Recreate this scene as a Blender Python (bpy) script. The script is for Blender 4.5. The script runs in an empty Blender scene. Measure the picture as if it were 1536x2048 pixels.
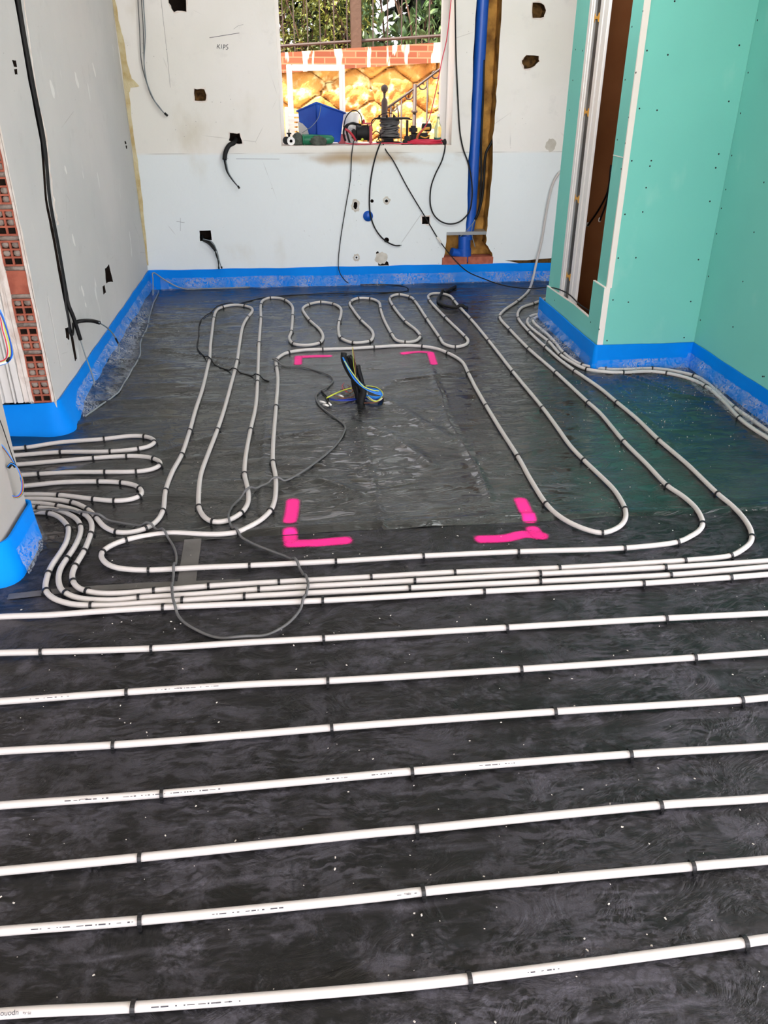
import bpy, bmesh, math, random
import numpy as np
from mathutils import Vector, Matrix
from math import sin, cos, pi, atan2, sqrt
random.seed(7)
rng = np.random.RandomState(11)
SC = bpy.context.scene
COL = SC.collection

# ------------------------------------------------------------------ camera
FOC = 1608.0; CX, CY = 768.0, 1024.0; EYE = 1.5
def unit(v): v = np.array(v, float); return v/np.linalg.norm(v)
DN = unit((757-CX, 3985-CY, FOC)); YF = unit((567-CX, 150-CY, FOC))
YF = unit(YF-DN*YF.dot(DN)); ZU = -DN; XR = np.cross(YF, ZU)
RM = np.stack([XR, YF, ZU])
cam = bpy.data.objects.new('camera', bpy.data.cameras.new('camera')); COL.objects.link(cam)
cam.data.sensor_fit = 'VERTICAL'; cam.data.sensor_height = 36.0; cam.data.sensor_width = 27.0
cam.data.lens = 36.0*FOC/2048.0; cam.data.clip_start = 0.05; cam.data.clip_end = 200
c0 = RM@np.array([1, 0, 0]); c1 = RM@np.array([0, -1, 0]); c2 = RM@np.array([0, 0, -1])
cam.matrix_world = Matrix(((c0[0], c1[0], c2[0], 0), (c0[1], c1[1], c2[1], 0), (c0[2], c1[2], c2[2], EYE), (0, 0, 0, 1)))
SC.camera = cam
# measured points of the photograph carried onto the real planes of the room
def ray(px, py): return RM@np.array([px-CX, py-CY, FOC])
def F(px, py, z=0.0):
    r = ray(px, py); t = (z-EYE)/r[2]; return Vector((t*r[0], t*r[1], z))
def onY(px, py, y):
    r = ray(px, py); t = y/r[1]; return Vector((t*r[0], y, EYE+t*r[2]))
def onX(px, py, x):
    r = ray(px, py); t = x/r[0]; return Vector((x, t*r[1], EYE+t*r[2]))

# ------------------------------------------------------------------ light
SC.view_settings.view_transform = 'Standard'; SC.view_settings.look = 'None'
SC.view_settings.gamma = 1.0; SC.view_settings.use_curve_mapping = False
SC.view_settings.exposure = 2.36
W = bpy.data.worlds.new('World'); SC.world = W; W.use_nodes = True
nt = W.node_tree; nt.nodes.clear()
wo = nt.nodes.new('ShaderNodeOutputWorld'); bg = nt.nodes.new('ShaderNodeBackground')
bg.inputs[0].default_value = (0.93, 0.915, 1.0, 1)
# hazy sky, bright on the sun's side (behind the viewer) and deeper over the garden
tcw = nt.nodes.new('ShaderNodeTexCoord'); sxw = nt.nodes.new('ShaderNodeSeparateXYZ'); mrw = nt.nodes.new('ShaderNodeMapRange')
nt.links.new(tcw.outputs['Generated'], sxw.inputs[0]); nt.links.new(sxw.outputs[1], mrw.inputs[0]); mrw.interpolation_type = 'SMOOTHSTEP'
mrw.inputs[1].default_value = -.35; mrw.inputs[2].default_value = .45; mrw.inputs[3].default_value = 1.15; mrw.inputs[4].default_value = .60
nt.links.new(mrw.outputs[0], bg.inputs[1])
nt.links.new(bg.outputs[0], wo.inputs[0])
sun = bpy.data.objects.new('sun', bpy.data.lights.new('sun', 'SUN')); COL.objects.link(sun)
sun.data.energy = 5.0; sun.data.angle = 0.01; sun.data.color = (1.0, 0.93, 0.80)
sun.rotation_euler = Vector((0.42, 0.36, -0.83)).to_track_quat('-Z', 'Y').to_euler()

def area(name, loc, target, sx, sy, power, col):
    o = bpy.data.objects.new(name, bpy.data.lights.new(name, 'AREA')); COL.objects.link(o); o.location = loc
    o.data.shape = 'RECTANGLE'; o.data.size = sx; o.data.size_y = sy; o.data.energy = power; o.data.color = col
    o.rotation_euler = (Vector(target)-Vector(loc)).to_track_quat('-Z', 'Y').to_euler(); return o
# fill light added out of view under the ceiling to brighten the back wall
area('back_wall_fill', (1.3, 4.2, 2.62), (-.2, 6.6, .8), .9, .4, 5.9, (.97, .99, 1.0))
# ------------------------------------------------------------------ materials
def lin(c):
    return tuple((v/255/12.92 if v/255 <= .04045 else ((v/255+.055)/1.055)**2.4) for v in c)+(1,)
MAT = {}
def mat(name, col, rough=.6, spec=.5, metal=0, col2=None, nscale=8, ndetail=5, npos=(.4, .65), bump=0, bscale=30, bdist=.01, aniso=None, trans=0, alpha=1, sheen=0):
    m = bpy.data.materials.new(name); m.use_nodes = True; n = m.node_tree.nodes; l = m.node_tree.links
    b = n['Principled BSDF']; b.inputs['Base Color'].default_value = lin(col)
    b.inputs['Roughness'].default_value = rough; b.inputs['Metallic'].default_value = metal
    b.inputs['Specular IOR Level'].default_value = spec
    b.inputs['Transmission Weight'].default_value = trans; b.inputs['Alpha'].default_value = alpha
    tc = n.new('ShaderNodeTexCoord'); mp = n.new('ShaderNodeMapping'); l.new(tc.outputs['Object'], mp.inputs[0])
    if aniso: mp.inputs['Scale'].default_value = aniso
    if col2:
        t = n.new('ShaderNodeTexNoise'); t.inputs['Scale'].default_value = nscale; t.inputs['Detail'].default_value = ndetail
        l.new(mp.outputs[0], t.inputs[0])
        r = n.new('ShaderNodeValToRGB'); r.color_ramp.elements[0].position = npos[0]; r.color_ramp.elements[1].position = npos[1]
        r.color_ramp.elements[0].color = lin(col); r.color_ramp.elements[1].color = lin(col2)
        l.new(t.outputs[0], r.inputs[0]); l.new(r.outputs[0], b.inputs['Base Color'])
    if bump:
        t2 = n.new('ShaderNodeTexNoise'); t2.inputs['Scale'].default_value = bscale; t2.inputs['Detail'].default_value = 6
        l.new(mp.outputs[0], t2.inputs[0])
        bp = n.new('ShaderNodeBump'); bp.inputs['Strength'].default_value = bump; bp.inputs['Distance'].default_value = bdist
        l.new(t2.outputs[0], bp.inputs['Height']); l.new(bp.outputs[0], b.inputs['Normal'])
    MAT[name] = m
    return m
class NB:
    'small node builder'
    def __init__(s, m): s.m = m; s.n = m.node_tree.nodes; s.l = m.node_tree.links; s.b = s.n['Principled BSDF']; s.tc = s.n.new('ShaderNodeTexCoord').outputs['Object']
    def map(s, scale=(1, 1, 1), loc=(0, 0, 0), rot=(0, 0, 0), src=None):
        k = s.n.new('ShaderNodeMapping'); k.inputs['Scale'].default_value = scale; k.inputs['Location'].default_value = loc; k.inputs['Rotation'].default_value = rot
        s.l.new(src or s.tc, k.inputs[0]); return k.outputs[0]
    def noise(s, scale, detail=4, src=None, rough=.5, dist=0):
        k = s.n.new('ShaderNodeTexNoise'); k.inputs['Scale'].default_value = scale; k.inputs['Detail'].default_value = detail
        k.inputs['Roughness'].default_value = rough; k.inputs['Distortion'].default_value = dist
        s.l.new(src or s.tc, k.inputs[0]); return k.outputs[0]
    def vor(s, scale, feature='F1', src=None, out=0, rnd=1):
        k = s.n.new('ShaderNodeTexVoronoi'); k.feature = feature; k.inputs['Scale'].default_value = scale; k.inputs['Randomness'].default_value = rnd
        s.l.new(src or s.tc, k.inputs[0]); return k.outputs[out]
    def warp(s, scale, amt):
        t = s.n.new('ShaderNodeTexNoise'); t.inputs['Scale'].default_value = scale; t.inputs['Detail'].default_value = 4; s.l.new(s.tc, t.inputs[0])
        a = s.n.new('ShaderNodeVectorMath'); a.operation = 'SCALE'; a.inputs['Scale'].default_value = amt*2; s.l.new(t.outputs['Color'], a.inputs[0])
        b = s.n.new('ShaderNodeVectorMath'); b.operation = 'ADD'; s.l.new(s.tc, b.inputs[0]); s.l.new(a.outputs[0], b.inputs[1]); return b.outputs[0]
    def wave(s, scale, src=None, dist=0, dscale=1, prof='SIN', d='X'):
        k = s.n.new('ShaderNodeTexWave'); k.inputs['Scale'].default_value = scale; k.inputs['Distortion'].default_value = dist; k.inputs['Detail Scale'].default_value = dscale
        k.wave_profile = prof; k.bands_direction = d
        s.l.new(src or s.tc, k.inputs[0]); return k.outputs[1]
    def math(s, op, a, b=None, clamp=False):
        k = s.n.new('ShaderNodeMath'); k.operation = op; k.use_clamp = clamp
        for i, v in enumerate((a, b)):
            if v is None: continue
            if isinstance(v, (int, float)): k.inputs[i].default_value = v
            else: s.l.new(v, k.inputs[i])
        return k.outputs[0]
    def ramp(s, v, a, b, lo=0, hi=1):
        k = s.n.new('ShaderNodeMapRange'); s.l.new(v, k.inputs[0]); k.inputs[1].default_value = a; k.inputs[2].default_value = b
        k.inputs[3].default_value = lo; k.inputs[4].default_value = hi; k.interpolation_type = 'SMOOTHSTEP'; return k.outputs[0]
    def mix(s, f, a, b):
        k = s.n.new('ShaderNodeMix'); k.data_type = 'RGBA'
        if isinstance(f, (int, float)): k.inputs[0].default_value = f
        else: s.l.new(f, k.inputs[0])
        for i, v in ((6, a), (7, b)):
            if isinstance(v, tuple): k.inputs[i].default_value = lin(v)
            else: s.l.new(v, k.inputs[i])
        return k.outputs[2]
    def sep(s, src=None):
        k = s.n.new('ShaderNodeSeparateXYZ'); s.l.new(src or s.tc, k.inputs[0]); return k.outputs
    def attr(s, name):
        k = s.n.new('ShaderNodeAttribute'); k.attribute_name = name; return k.outputs['Fac']
    def bump(s, h, strength, dist=.01, prev=None):
        k = s.n.new('ShaderNodeBump'); k.inputs['Strength'].default_value = strength; k.inputs['Distance'].default_value = dist
        s.l.new(h, k.inputs['Height'])
        if prev: s.l.new(prev, k.inputs['Normal'])
        return k.outputs[0]
    def set(s, name, v): s.l.new(v, s.b.inputs[name])

mat('pipe_white', (199, 194, 190), .42, .4)
mat('black_plastic', (20, 20, 22), .45, .5)
mat('cable_black', (13, 13, 14), .6, .35)
mat('cable_grey', (92, 92, 92), .5, .5)
mat('conduit_white', (196, 205, 200), .5, .5)
mat('foam_blue', (0, 128, 230), .55, .10, col2=(0, 136, 238), nscale=3)
mat('pvc_blue', (16, 82, 178), .35, .5)
mat('brown_board', (150, 98, 60), .8, .2, col2=(136, 86, 50), nscale=4)
mat('foam_ochre', (196, 146, 72), .8, .2, col2=(120, 82, 38), nscale=9, bump=.9, bscale=14, bdist=.03)
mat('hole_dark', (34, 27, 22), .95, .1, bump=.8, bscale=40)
mat('hole_brown', (112, 82, 46), .95, .1, col2=(62, 46, 30), nscale=30, bump=.8, bscale=40)
mat('brick', (178, 104, 84), .9, .15, col2=(156, 88, 72), nscale=25, bump=.4, bscale=90, bdist=.004)
mat('mortar', (160, 148, 138), .95, .1, col2=(128, 116, 108), nscale=30, bump=.8, bscale=50, bdist=.01)
mat('plaster_white', (232, 224, 216), .9, .1, col2=(214, 200, 190), nscale=20, bump=.6, bscale=40, bdist=.01)
mat('grey_metal', (150, 152, 152), .4, .5, metal=.4)
mat('alu_white', (226, 224, 220), .4, .5)
mat('tape_grey', (98, 96, 94), .5, .4, col2=(84, 82, 80), nscale=12)
mat('wire_blue', (30, 130, 225), .4, .5); mat('wire_navy', (22, 50, 150), .4, .5)
mat('wire_yellow', (205, 215, 70), .4, .5); mat('wire_brown', (120, 70, 45), .4, .5)
mat('wire_white', (225, 222, 215), .4, .5); mat('wire_red', (205, 40, 70), .4, .5); mat('wire_grey', (120, 130, 135), .4, .5)
mat('orange_clip', (210, 150, 40), .5, .5)
mat('red_plastic', (178, 38, 52), .4, .5); mat('green_plastic', (22, 112, 78), .4, .5)
mat('tub_blue', (10, 62, 160), .4, .4, col2=(24, 84, 182), nscale=4)
mat('iron_brown', (52, 38, 33), .6, .4)
mat('white_paint', (235, 235, 232), .4, .5)
mat('bark', (72, 55, 46), .9, .1, bump=.6, bscale=20)
mat('ink', (70, 70, 76), .7, .2)
mat('crumb', (205, 200, 192), .9, .1)
mat('ground_pale', (200, 190, 172), .95, .1, col2=(170, 160, 145), nscale=3)
mat('ceiling_white', (222, 222, 218), .9, .1)
mat('bitumen', (52, 50, 46), .6, .4, col2=(110, 105, 98), nscale=14, aniso=(1, 1, .3), npos=(.5, .75))

# glass
g = mat('glass', (240, 248, 245), .03, .5, trans=1); g.node_tree.nodes['Principled BSDF'].inputs['IOR'].default_value = 1.05
g2 = mat('bottle_plastic', (226, 238, 190), .1, .5, trans=.75)
# plaster walls
def wall_mat(name, ca, cb, stain=None):
    m = mat(name, ca, .85, .15); k = NB(m)
    c = k.mix(k.ramp(k.noise(1.3, 5), .35, .7), ca, cb)
    c = k.mix(k.ramp(k.noise(7, 6, rough=.65), .56, .78, 0, .35), c, tuple(int(v*.86) for v in ca))
    sx, sy, sz = k.sep()
    if stain:
        c = k.mix(k.ramp(sz, 1.0, .965, 0, .75), c, (224, 233, 236))
        band = k.math('MULTIPLY', k.ramp(k.math('ABSOLUTE', k.math('SUBTRACT', sz, k.math('ADD', k.math('MULTIPLY', k.noise(3, 3), .08), .905))), .075, .0, 0, 1), k.ramp(k.noise(2.6, 5, src=k.map((1, 1, 2.2))), .36, .62, 0, .85))
        band = k.math('MULTIPLY', band, k.math('MULTIPLY', k.ramp(sx, -.15, .45), k.ramp(sx, 1.42, 1.2)))
        c = k.mix(band, c, (172, 142, 98))
        ln = k.ramp(k.math('ABSOLUTE', k.math('SUBTRACT', sz, .985)), .0035, .001, 0, .45)
        c = k.mix(k.math('MULTIPLY', ln, k.ramp(k.noise(3, 2), .4, .6)), c, (120, 112, 98))
        bl = k.math('MULTIPLY', k.ramp(k.noise(2.1, 6, src=k.map((1, 1, .6), loc=(4, 0, 2))), .6, .8, 0, .6), 1.0)
        c = k.mix(bl, c, (196, 186, 162))
    else:
        sc = k.ramp(k.noise(3.2, 3, src=k.map((1, 3.2, 1.0))), .68, .74, 0, .65)
        c = k.mix(sc, c, (226, 226, 222))
    cr = k.ramp(k.vor(1.1, 'DISTANCE_TO_EDGE', src=k.map((1, 1, 1), loc=(.3, .1, .7))), .0025, .001, 0, .3)
    cr = k.math('MULTIPLY', cr, k.ramp(k.noise(2.7, 2), .56, .64))
    c = k.mix(cr, c, (110, 104, 98))
    sp = k.math('MULTIPLY', k.ramp(k.vor(26), .10, .06, 0, .55), k.ramp(k.noise(4, 2), .56, .66))
    c = k.mix(sp, c, (120, 116, 108))
    k.set('Base Color', c)
    k.set('Normal', k.bump(k.noise(60, 4), .12, .004, k.bump(k.noise(5, 3), .25, .02)))
    return m
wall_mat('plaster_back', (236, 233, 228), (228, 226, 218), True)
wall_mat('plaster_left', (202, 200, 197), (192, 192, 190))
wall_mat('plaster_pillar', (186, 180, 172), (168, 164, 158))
# moisture resistant board
for nm, ca in (('board_green', (124, 206, 192)),):
    m = mat(nm, ca, .75, .25); k = NB(m)
    c = k.mix(k.ramp(k.noise(1.1, 3), .3, .7), ca, (118, 198, 186))
    c = k.mix(k.ramp(k.noise(5, 6, src=k.map((1, 1, .5))), .62, .8, 0, .3), c, (176, 222, 208))
    k.set('Base Color', c); k.set('Normal', k.bump(k.noise(240, 2), .06, .002))
m = mat('board_core', (236, 228, 220), .9, .1)

# black building film, dusty and crumpled
def film_mat(name, dust, rough, dustcol, treads, wrk):
    m = mat(name, (17, 17, 18), rough, .38 if treads else 1.0); k = NB(m)
    big = k.noise(1.6, 5, rough=.6); mid = k.noise(6, 6, rough=.65, dist=.6)
    d = k.math('MULTIPLY', k.ramp(big, .35, .72, .25, 1), k.ramp(mid, .30, .78))
    if treads:
        # shoe sole prints: chevron bars, lugs and fine curved ribs, each inside its own patches of dust
        wp = k.warp(14, .028); wp2 = k.warp(5, .06)
        w1 = k.wave(34, src=k.map((1, 1, 1), rot=(0, 0, .5), src=wp2), dist=5, dscale=14, prof='TRI')
        p1 = k.math('MULTIPLY', k.ramp(w1, .45, .6, 0, .6), k.ramp(k.noise(4.1, 2, src=k.map(loc=(3, 1, 0))), .57, .64))
        lug = k.ramp(k.vor(38, 'DISTANCE_TO_EDGE', src=k.map((1, 1.5, 1), rot=(0, 0, .4), src=wp)), .06, .22)
        p2 = k.math('MULTIPLY', lug, k.ramp(k.noise(2.8, 4, src=k.map(loc=(7, 5, 0))), .47, .56))
        w3 = k.wave(55, src=k.map((1, 1, 1), rot=(0, 0, 2.1)), dist=6, dscale=2)
        p3 = k.math('MULTIPLY', k.ramp(w3, .4, .8, 0, .6), k.ramp(k.noise(3.1, 2, src=k.map(loc=(1, 9, 0))), .60, .66))
        p = k.math('MAXIMUM', p1, k.math('MAXIMUM', p2, p3))
        gate = k.ramp(k.noise(13, 4), .38, .55)
        mot = k.ramp(k.noise(11, 9, src=k.map((1, 1.3, 1), src=wp2), rough=.75), .44, .60)
        brush = k.math('MULTIPLY', k.ramp(k.noise(26, 4, src=k.map((.5, 2.6, 1), rot=(0, 0, .8), src=wp2)), .46, .58), k.ramp(k.noise(2.2, 3, src=k.map(loc=(2, 2, 0))), .4, .6))
        brush2 = k.math('MULTIPLY', k.ramp(k.noise(30, 4, src=k.map((.5, 2.4, 1), rot=(0, 0, -.5), src=wp)), .48, .60), k.ramp(k.noise(2.5, 3, src=k.map(loc=(8, 3, 0))), .4, .6))
        mot = k.math('MAXIMUM', mot, k.math('MAXIMUM', brush, brush2))
        d = k.math('ADD', k.math('MULTIPLY', k.math('ADD', d, mot), .42), k.math('MULTIPLY', k.math('MULTIPLY', p, gate), .20), clamp=True)
        d = k.ramp(d, .08, .98)
        st = k.ramp(k.noise(9, 5, src=k.map((.35, 3, 1), rot=(0, 0, -.7))), .55, .75, 0, .45)
        d = k.math('ADD', d, st, clamp=True)
    grain = k.ramp(k.noise(300, 2), .3, .7, .7, 1.0)
    d = k.math('MULTIPLY', k.math('MULTIPLY', d, grain), dust)
    spk = k.math('MULTIPLY', k.ramp(k.vor(48), .07, .05, 0, .4), k.ramp(k.noise(5, 2), .58, .68))
    c = k.mix(d, (15, 15, 16), dustcol)
    c = k.mix(spk, c, (170, 165, 158))
    k.set('Base Color', c)
    k.set('Roughness', k.math('ADD', k.math('MULTIPLY', d, .5 if treads else .25), rough, clamp=True))
    cr = k.noise(5.5, 6, src=k.map((1, wrk, 1)), rough=.6, dist=1.2)
    cre = k.ramp(k.math('ABSOLUTE', k.math('SUBTRACT', cr, .5)), 0, .09, 1, 0)
    n1 = k.bump(cre, .35 if treads else .30, .006)
    k.set('Normal', k.bump(k.noise(34, 5, src=k.map((1, 1.8, 1)), dist=.8), .25 if treads else .07, .006, n1))
    return m
film_mat('film_rear', .36, .15, (108, 116, 113), False, 2.6)
film_mat('film_front', .56, .40, (108, 106, 117), True, 1.4)

# clear film
m = mat('film_clear', (225, 232, 240), .12, .8); k = NB(m)
cr = k.noise(26, 6, rough=.7, dist=2.0)
k.set('Normal', k.bump(cr, .8, .02))
al = k.ramp(k.math('ABSOLUTE', k.math('SUBTRACT', k.noise(30, 6, rough=.7, dist=1.5), .5)), 0, .10, .42, .0)
al = k.math('MULTIPLY', al, k.ramp(k.noise(7, 4), .38, .62, .25, 1))
k.set('Alpha', al)
m = mat('film_edge', (150, 158, 160), .3, .6, alpha=.75, bump=.6, bscale=40)

# spray paint
m = mat('spray_pink', (255, 44, 150), .6, .3); k = NB(m)
e = k.attr('edge'); nz = k.noise(260, 3)
k.set('Alpha', k.math('MULTIPLY', k.ramp(k.math('SUBTRACT', k.math('MULTIPLY', e, 1.6), k.math('MULTIPLY', nz, .7)), -.1, .85), .98))

# stone wall outside
m = mat('stone', (214, 160, 84), .9, .1); k = NB(m)
v = k.vor(3.0, 'F1', out=1, src=k.map((1, 1, 1.4)))
c = k.mix(.35, k.mix(k.ramp(k.noise(5, 5), .35, .65), (224, 170, 96), (184, 122, 62)), v)
k2 = k.mix(k.ramp(k.noise(9, 4), .5, .7), c, (236, 205, 140))
k.set('Base Color', k.mix(.82, v, k2)); k.set('Normal', k.bump(k.noise(16, 6), .8, .04))
m = mat('coping', (186, 104, 70), .9, .1); k = NB(m)
bt = k.n.new('ShaderNodeTexBrick'); bt.inputs['Scale'].default_value = 1; bt.inputs['Brick Width'].default_value = .2; bt.inputs['Row Height'].default_value = .055
bt.inputs['Mortar Size'].default_value = .006; bt.inputs['Color1'].default_value = lin((104, 56, 40)); bt.inputs['Color2'].default_value = lin((122, 72, 52)); bt.inputs['Mortar'].default_value = lin((136, 96, 72))
sx, sy, sz = k.sep(); cb = k.n.new('ShaderNodeCombineXYZ'); k.l.new(sx, cb.inputs[0]); k.l.new(sz, cb.inputs[1]); k.l.new(cb.outputs[0], bt.inputs[0])
drip = k.ramp(k.noise(7, 4, src=k.map((1, 1, .18))), .57, .62)
k.set('Base Color', k.mix(drip, bt.outputs[0], (236, 222, 196)))
# leaves
def leaf_mat(name, a, b, rough=.45):
    m = mat(name, a, rough, .5); k = NB(m)
    c = k.mix(k.ramp(k.noise(3.5, 3), .35, .65), a, b); k.set('Base Color', c)
    tr = k.n.new('ShaderNodeBsdfTranslucent'); k.l.new(c, tr.inputs[0]); mx = k.n.new('ShaderNodeMixShader'); mx.inputs[0].default_value = .35
    out = [x for x in k.n if x.type == 'OUTPUT_MATERIAL'][0]
    k.l.new(k.b.outputs[0], mx.inputs[1]); k.l.new(tr.outputs[0], mx.inputs[2]); k.l.new(mx.outputs[0], out.inputs[0])
leaf_mat('leaf_small', (140, 142, 66), (70, 82, 36)); leaf_mat('leaf_broad', (104, 126, 82), (50, 74, 40), .3)
leaf_mat('leaf_dark', (42, 50, 26), (26, 34, 18))

# ------------------------------------------------------------------ builders
def link(o, parent=None):
    COL.objects.link(o)
    if parent: o.parent = parent
    return o
def obj(name, bm, m, parent=None, smooth=False, ang=None):
    me = bpy.data.meshes.new(name); bmesh.ops.recalc_face_normals(bm, faces=bm.faces[:]); bm.to_mesh(me); bm.free()
    ms = m if isinstance(m, (list, tuple)) else [m]
    for x in ms: me.materials.append(MAT[x])
    if smooth: me.polygons.foreach_set('use_smooth', [True]*len(me.polygons))
    if ang: me.set_sharp_from_angle(angle=ang)
    return link(bpy.data.objects.new(name, me), parent)
def tag(o, label=None, cat=None, group=None, kind=None):
    if label: o['label'] = label
    if cat: o['category'] = cat
    if group: o['group'] = group
    if kind: o['kind'] = kind
    return o
def thing(name, label, cat, loc=(0, 0, 0), group=None):
    o = link(bpy.data.objects.new(name, None)); o.location = loc; o.empty_display_size = .05
    return tag(o, label, cat, group)
def struct(name, bm, m, parent=None, smooth=False):
    o = obj(name, bm, m, parent, smooth)
    if not parent: o['kind'] = 'structure'
    return o
def under(o, root):
    'parent keeping a world-space mesh where it stands'
    o.parent = root; o.matrix_parent_inverse = Matrix.Translation(root.location).inverted(); return o
def box(bm, x0, x1, y0, y1, z0, z1, bev=0, rot=None, piv=None):
    r = bmesh.ops.create_cube(bm, size=1)['verts']
    bmesh.ops.scale(bm, vec=(abs(x1-x0), abs(y1-y0), abs(z1-z0)), verts=r)
    bmesh.ops.translate(bm, vec=((x0+x1)/2, (y0+y1)/2, (z0+z1)/2), verts=r)
    if rot is not None:
        bmesh.ops.rotate(bm, cent=piv or ((x0+x1)/2, (y0+y1)/2, (z0+z1)/2), matrix=rot, verts=r)
    if bev:
        es = list({e for v in r for e in v.link_edges}); bmesh.ops.bevel(bm, geom=es, offset=bev, segments=2, affect='EDGES')
    return bm
def B(*a, **k): return box(bmesh.new(), *a, **k)
def tube(bm, pts, r, seg=8, cap=True, rs=None):
    P = [Vector(p) for p in pts]; n = len(P); rings = []
    up = None
    for i in range(n):
        t = (P[min(i+1, n-1)]-P[max(i-1, 0)])
        if t.length < 1e-9: t = Vector((1, 0, 0))
        t.normalize()
        if up is None:
            up = Vector((0, 0, 1)) if abs(t.z) < .9 else Vector((1, 0, 0))
        u = up-t*up.dot(t); u.normalize(); v = t.cross(u); up = u
        rr = rs[i] if rs else r
        rings.append([bm.verts.new(P[i]+(u*cos(2*pi*k/seg)+v*sin(2*pi*k/seg))*rr) for k in range(seg)])
    for i in range(n-1):
        a, b = rings[i], rings[i+1]
        for k in range(seg): bm.faces.new((a[k], a[(k+1) % seg], b[(k+1) % seg], b[k]))
    if cap: bm.faces.new(rings[0]); bm.faces.new(rings[-1])
    return bm
def T(pts, r, seg=8, **k): return tube(bmesh.new(), pts, r, seg, **k)
def spline(pts, step=.012, smooth=0.0):
    'Catmull-Rom through the points, evenly resampled, optionally relaxed'
    P = np.array([tuple(p) for p in pts], float); P = np.vstack([2*P[0]-P[1], P, 2*P[-1]-P[-2]])
    out = []
    for i in range(1, len(P)-2):
        p0, p1, p2, p3 = P[i-1:i+3]
        d = [max(np.linalg.norm(b-a), 1e-6)**.5 for a, b in ((p0, p1), (p1, p2), (p2, p3))]
        m1 = (p2-p1)-(p2-p0)*0; t01, t12, t23 = d
        m1 = (p1-p0)/t01-(p2-p0)/(t01+t12)+(p2-p1)/t12; m2 = (p2-p1)/t12-(p3-p1)/(t12+t23)+(p3-p2)/t23
        m1 *= t12; m2 *= t12
        n = max(2, int(np.linalg.norm(p2-p1)/(step*.5)))
        for k in range(n):
            s = k/n; out.append((2*s**3-3*s*s+1)*p1+(s**3-2*s*s+s)*m1+(-2*s**3+3*s*s)*p2+(s**3-s*s)*m2)
    out.append(P[-2]); out = np.array(out)
    L = np.concatenate([[0], np.cumsum(np.linalg.norm(np.diff(out, axis=0), axis=1))])
    n = max(2, int(L[-1]/step)); u = np.linspace(0, L[-1], n+1)
    Q = np.stack([np.interp(u, L, out[:, j]) for j in range(3)], 1)
    if smooth > 0:
        s = smooth/step; w = int(3*s)+1; ker = np.exp(-.5*(np.arange(-w, w+1)/s)**2); ker /= ker.sum()
        for j in range(3):
            pad = np.concatenate([2*Q[0, j]-Q[w:0:-1, j] if w < len(Q) else np.full(w, Q[0, j]), Q[:, j], 2*Q[-1, j]-Q[-2:-w-2:-1, j] if w+1 < len(Q) else np.full(w, Q[-1, j])])
            Q[:, j] = np.convolve(pad, ker, 'same')[w:w+len(Q)]
    return Q
def lathe(bm, prof, seg=24, cen=(0, 0, 0), axis='Z'):
    rings = []
    for r, h in prof:
        ring = []
        for k in range(seg):
            a = 2*pi*k/seg; c, s = r*cos(a), r*sin(a)
            p = {'Z': (c, s, h), 'Y': (c, h, s), 'X': (h, c, s)}[axis]
            ring.append(bm.verts.new(Vector(p)+Vector(cen)))
        rings.append(ring)
    for a, b in zip(rings, rings[1:]):
        for k in range(seg): bm.faces.new((a[k], a[(k+1) % seg], b[(k+1) % seg], b[k]))
    bm.faces.new(rings[0]); bm.faces.new(rings[-1]); return bm
def LA(prof, seg=24, cen=(0, 0, 0), axis='Z'): return lathe(bmesh.new(), prof, seg, cen, axis)
def prism(bm, poly, axis, a, b):
    'poly of 2D points extruded along an axis; Y: points are (x,z), X: points are (y,z), Z: (x,y)'
    def V(p, t): return {'Y': (p[0], t, p[1]), 'X': (t, p[0], p[1]), 'Z': (p[0], p[1], t)}[axis]
    A = [bm.verts.new(V(p, a)) for p in poly]; C = [bm.verts.new(V(p, b)) for p in poly]; n = len(poly)
    bm.faces.new(A); bm.faces.new(C[::-1])
    for i in range(n): bm.faces.new((A[i], A[(i+1) % n], C[(i+1) % n], C[i]))
    return bm
def cut(o, bm, mats=None):
    'carve real openings out of a wall'
    me = bpy.data.meshes.new('c'); bmesh.ops.recalc_face_normals(bm, faces=bm.faces[:]); bm.to_mesh(me); bm.free()
    c = link(bpy.data.objects.new('c', me)); md = o.modifiers.new('b', 'BOOLEAN'); md.object = c; md.operation = 'DIFFERENCE'; md.solver = 'EXACT'; md.use_self = True
    dg = bpy.context.evaluated_depsgraph_get(); nm = bpy.data.meshes.new_from_object(o.evaluated_get(dg))
    o.modifiers.clear(); o.data = nm; bpy.data.objects.remove(c); bpy.data.meshes.remove(me)
def inner_mat(o, test, idx):
    for p in o.data.polygons:
        if test(p.center, p.normal): p.material_index = idx
def rough_poly(pts, n=3, amp=.006, seed=0):
    r = random.Random(seed); out = []
    for i in range(len(pts)):
        a = Vector(pts[i]); b = Vector(pts[(i+1) % len(pts)])
        for k in range(n):
            p = a.lerp(b, k/n); out.append((p.x+r.uniform(-amp, amp), p.y+r.uniform(-amp, amp)))
    return out
def dup(o, parent=None):
    c = o.copy(); COL.objects.link(c); c.parent = parent; return c
def text_mesh(s, size, m, ext=.0):
    cu = bpy.data.curves.new('t', 'FONT'); cu.body = s; cu.size = size; cu.extrude = ext; cu.align_x = 'CENTER'; cu.align_y = 'CENTER'
    o = link(bpy.data.objects.new('t', cu)); dg = bpy.context.evaluated_depsgraph_get()
    me = bpy.data.meshes.new_from_object(o.evaluated_get(dg)); bpy.data.objects.remove(o); bpy.data.curves.remove(cu)
    me.materials.clear(); me.materials.append(MAT[m]); return me
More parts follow.
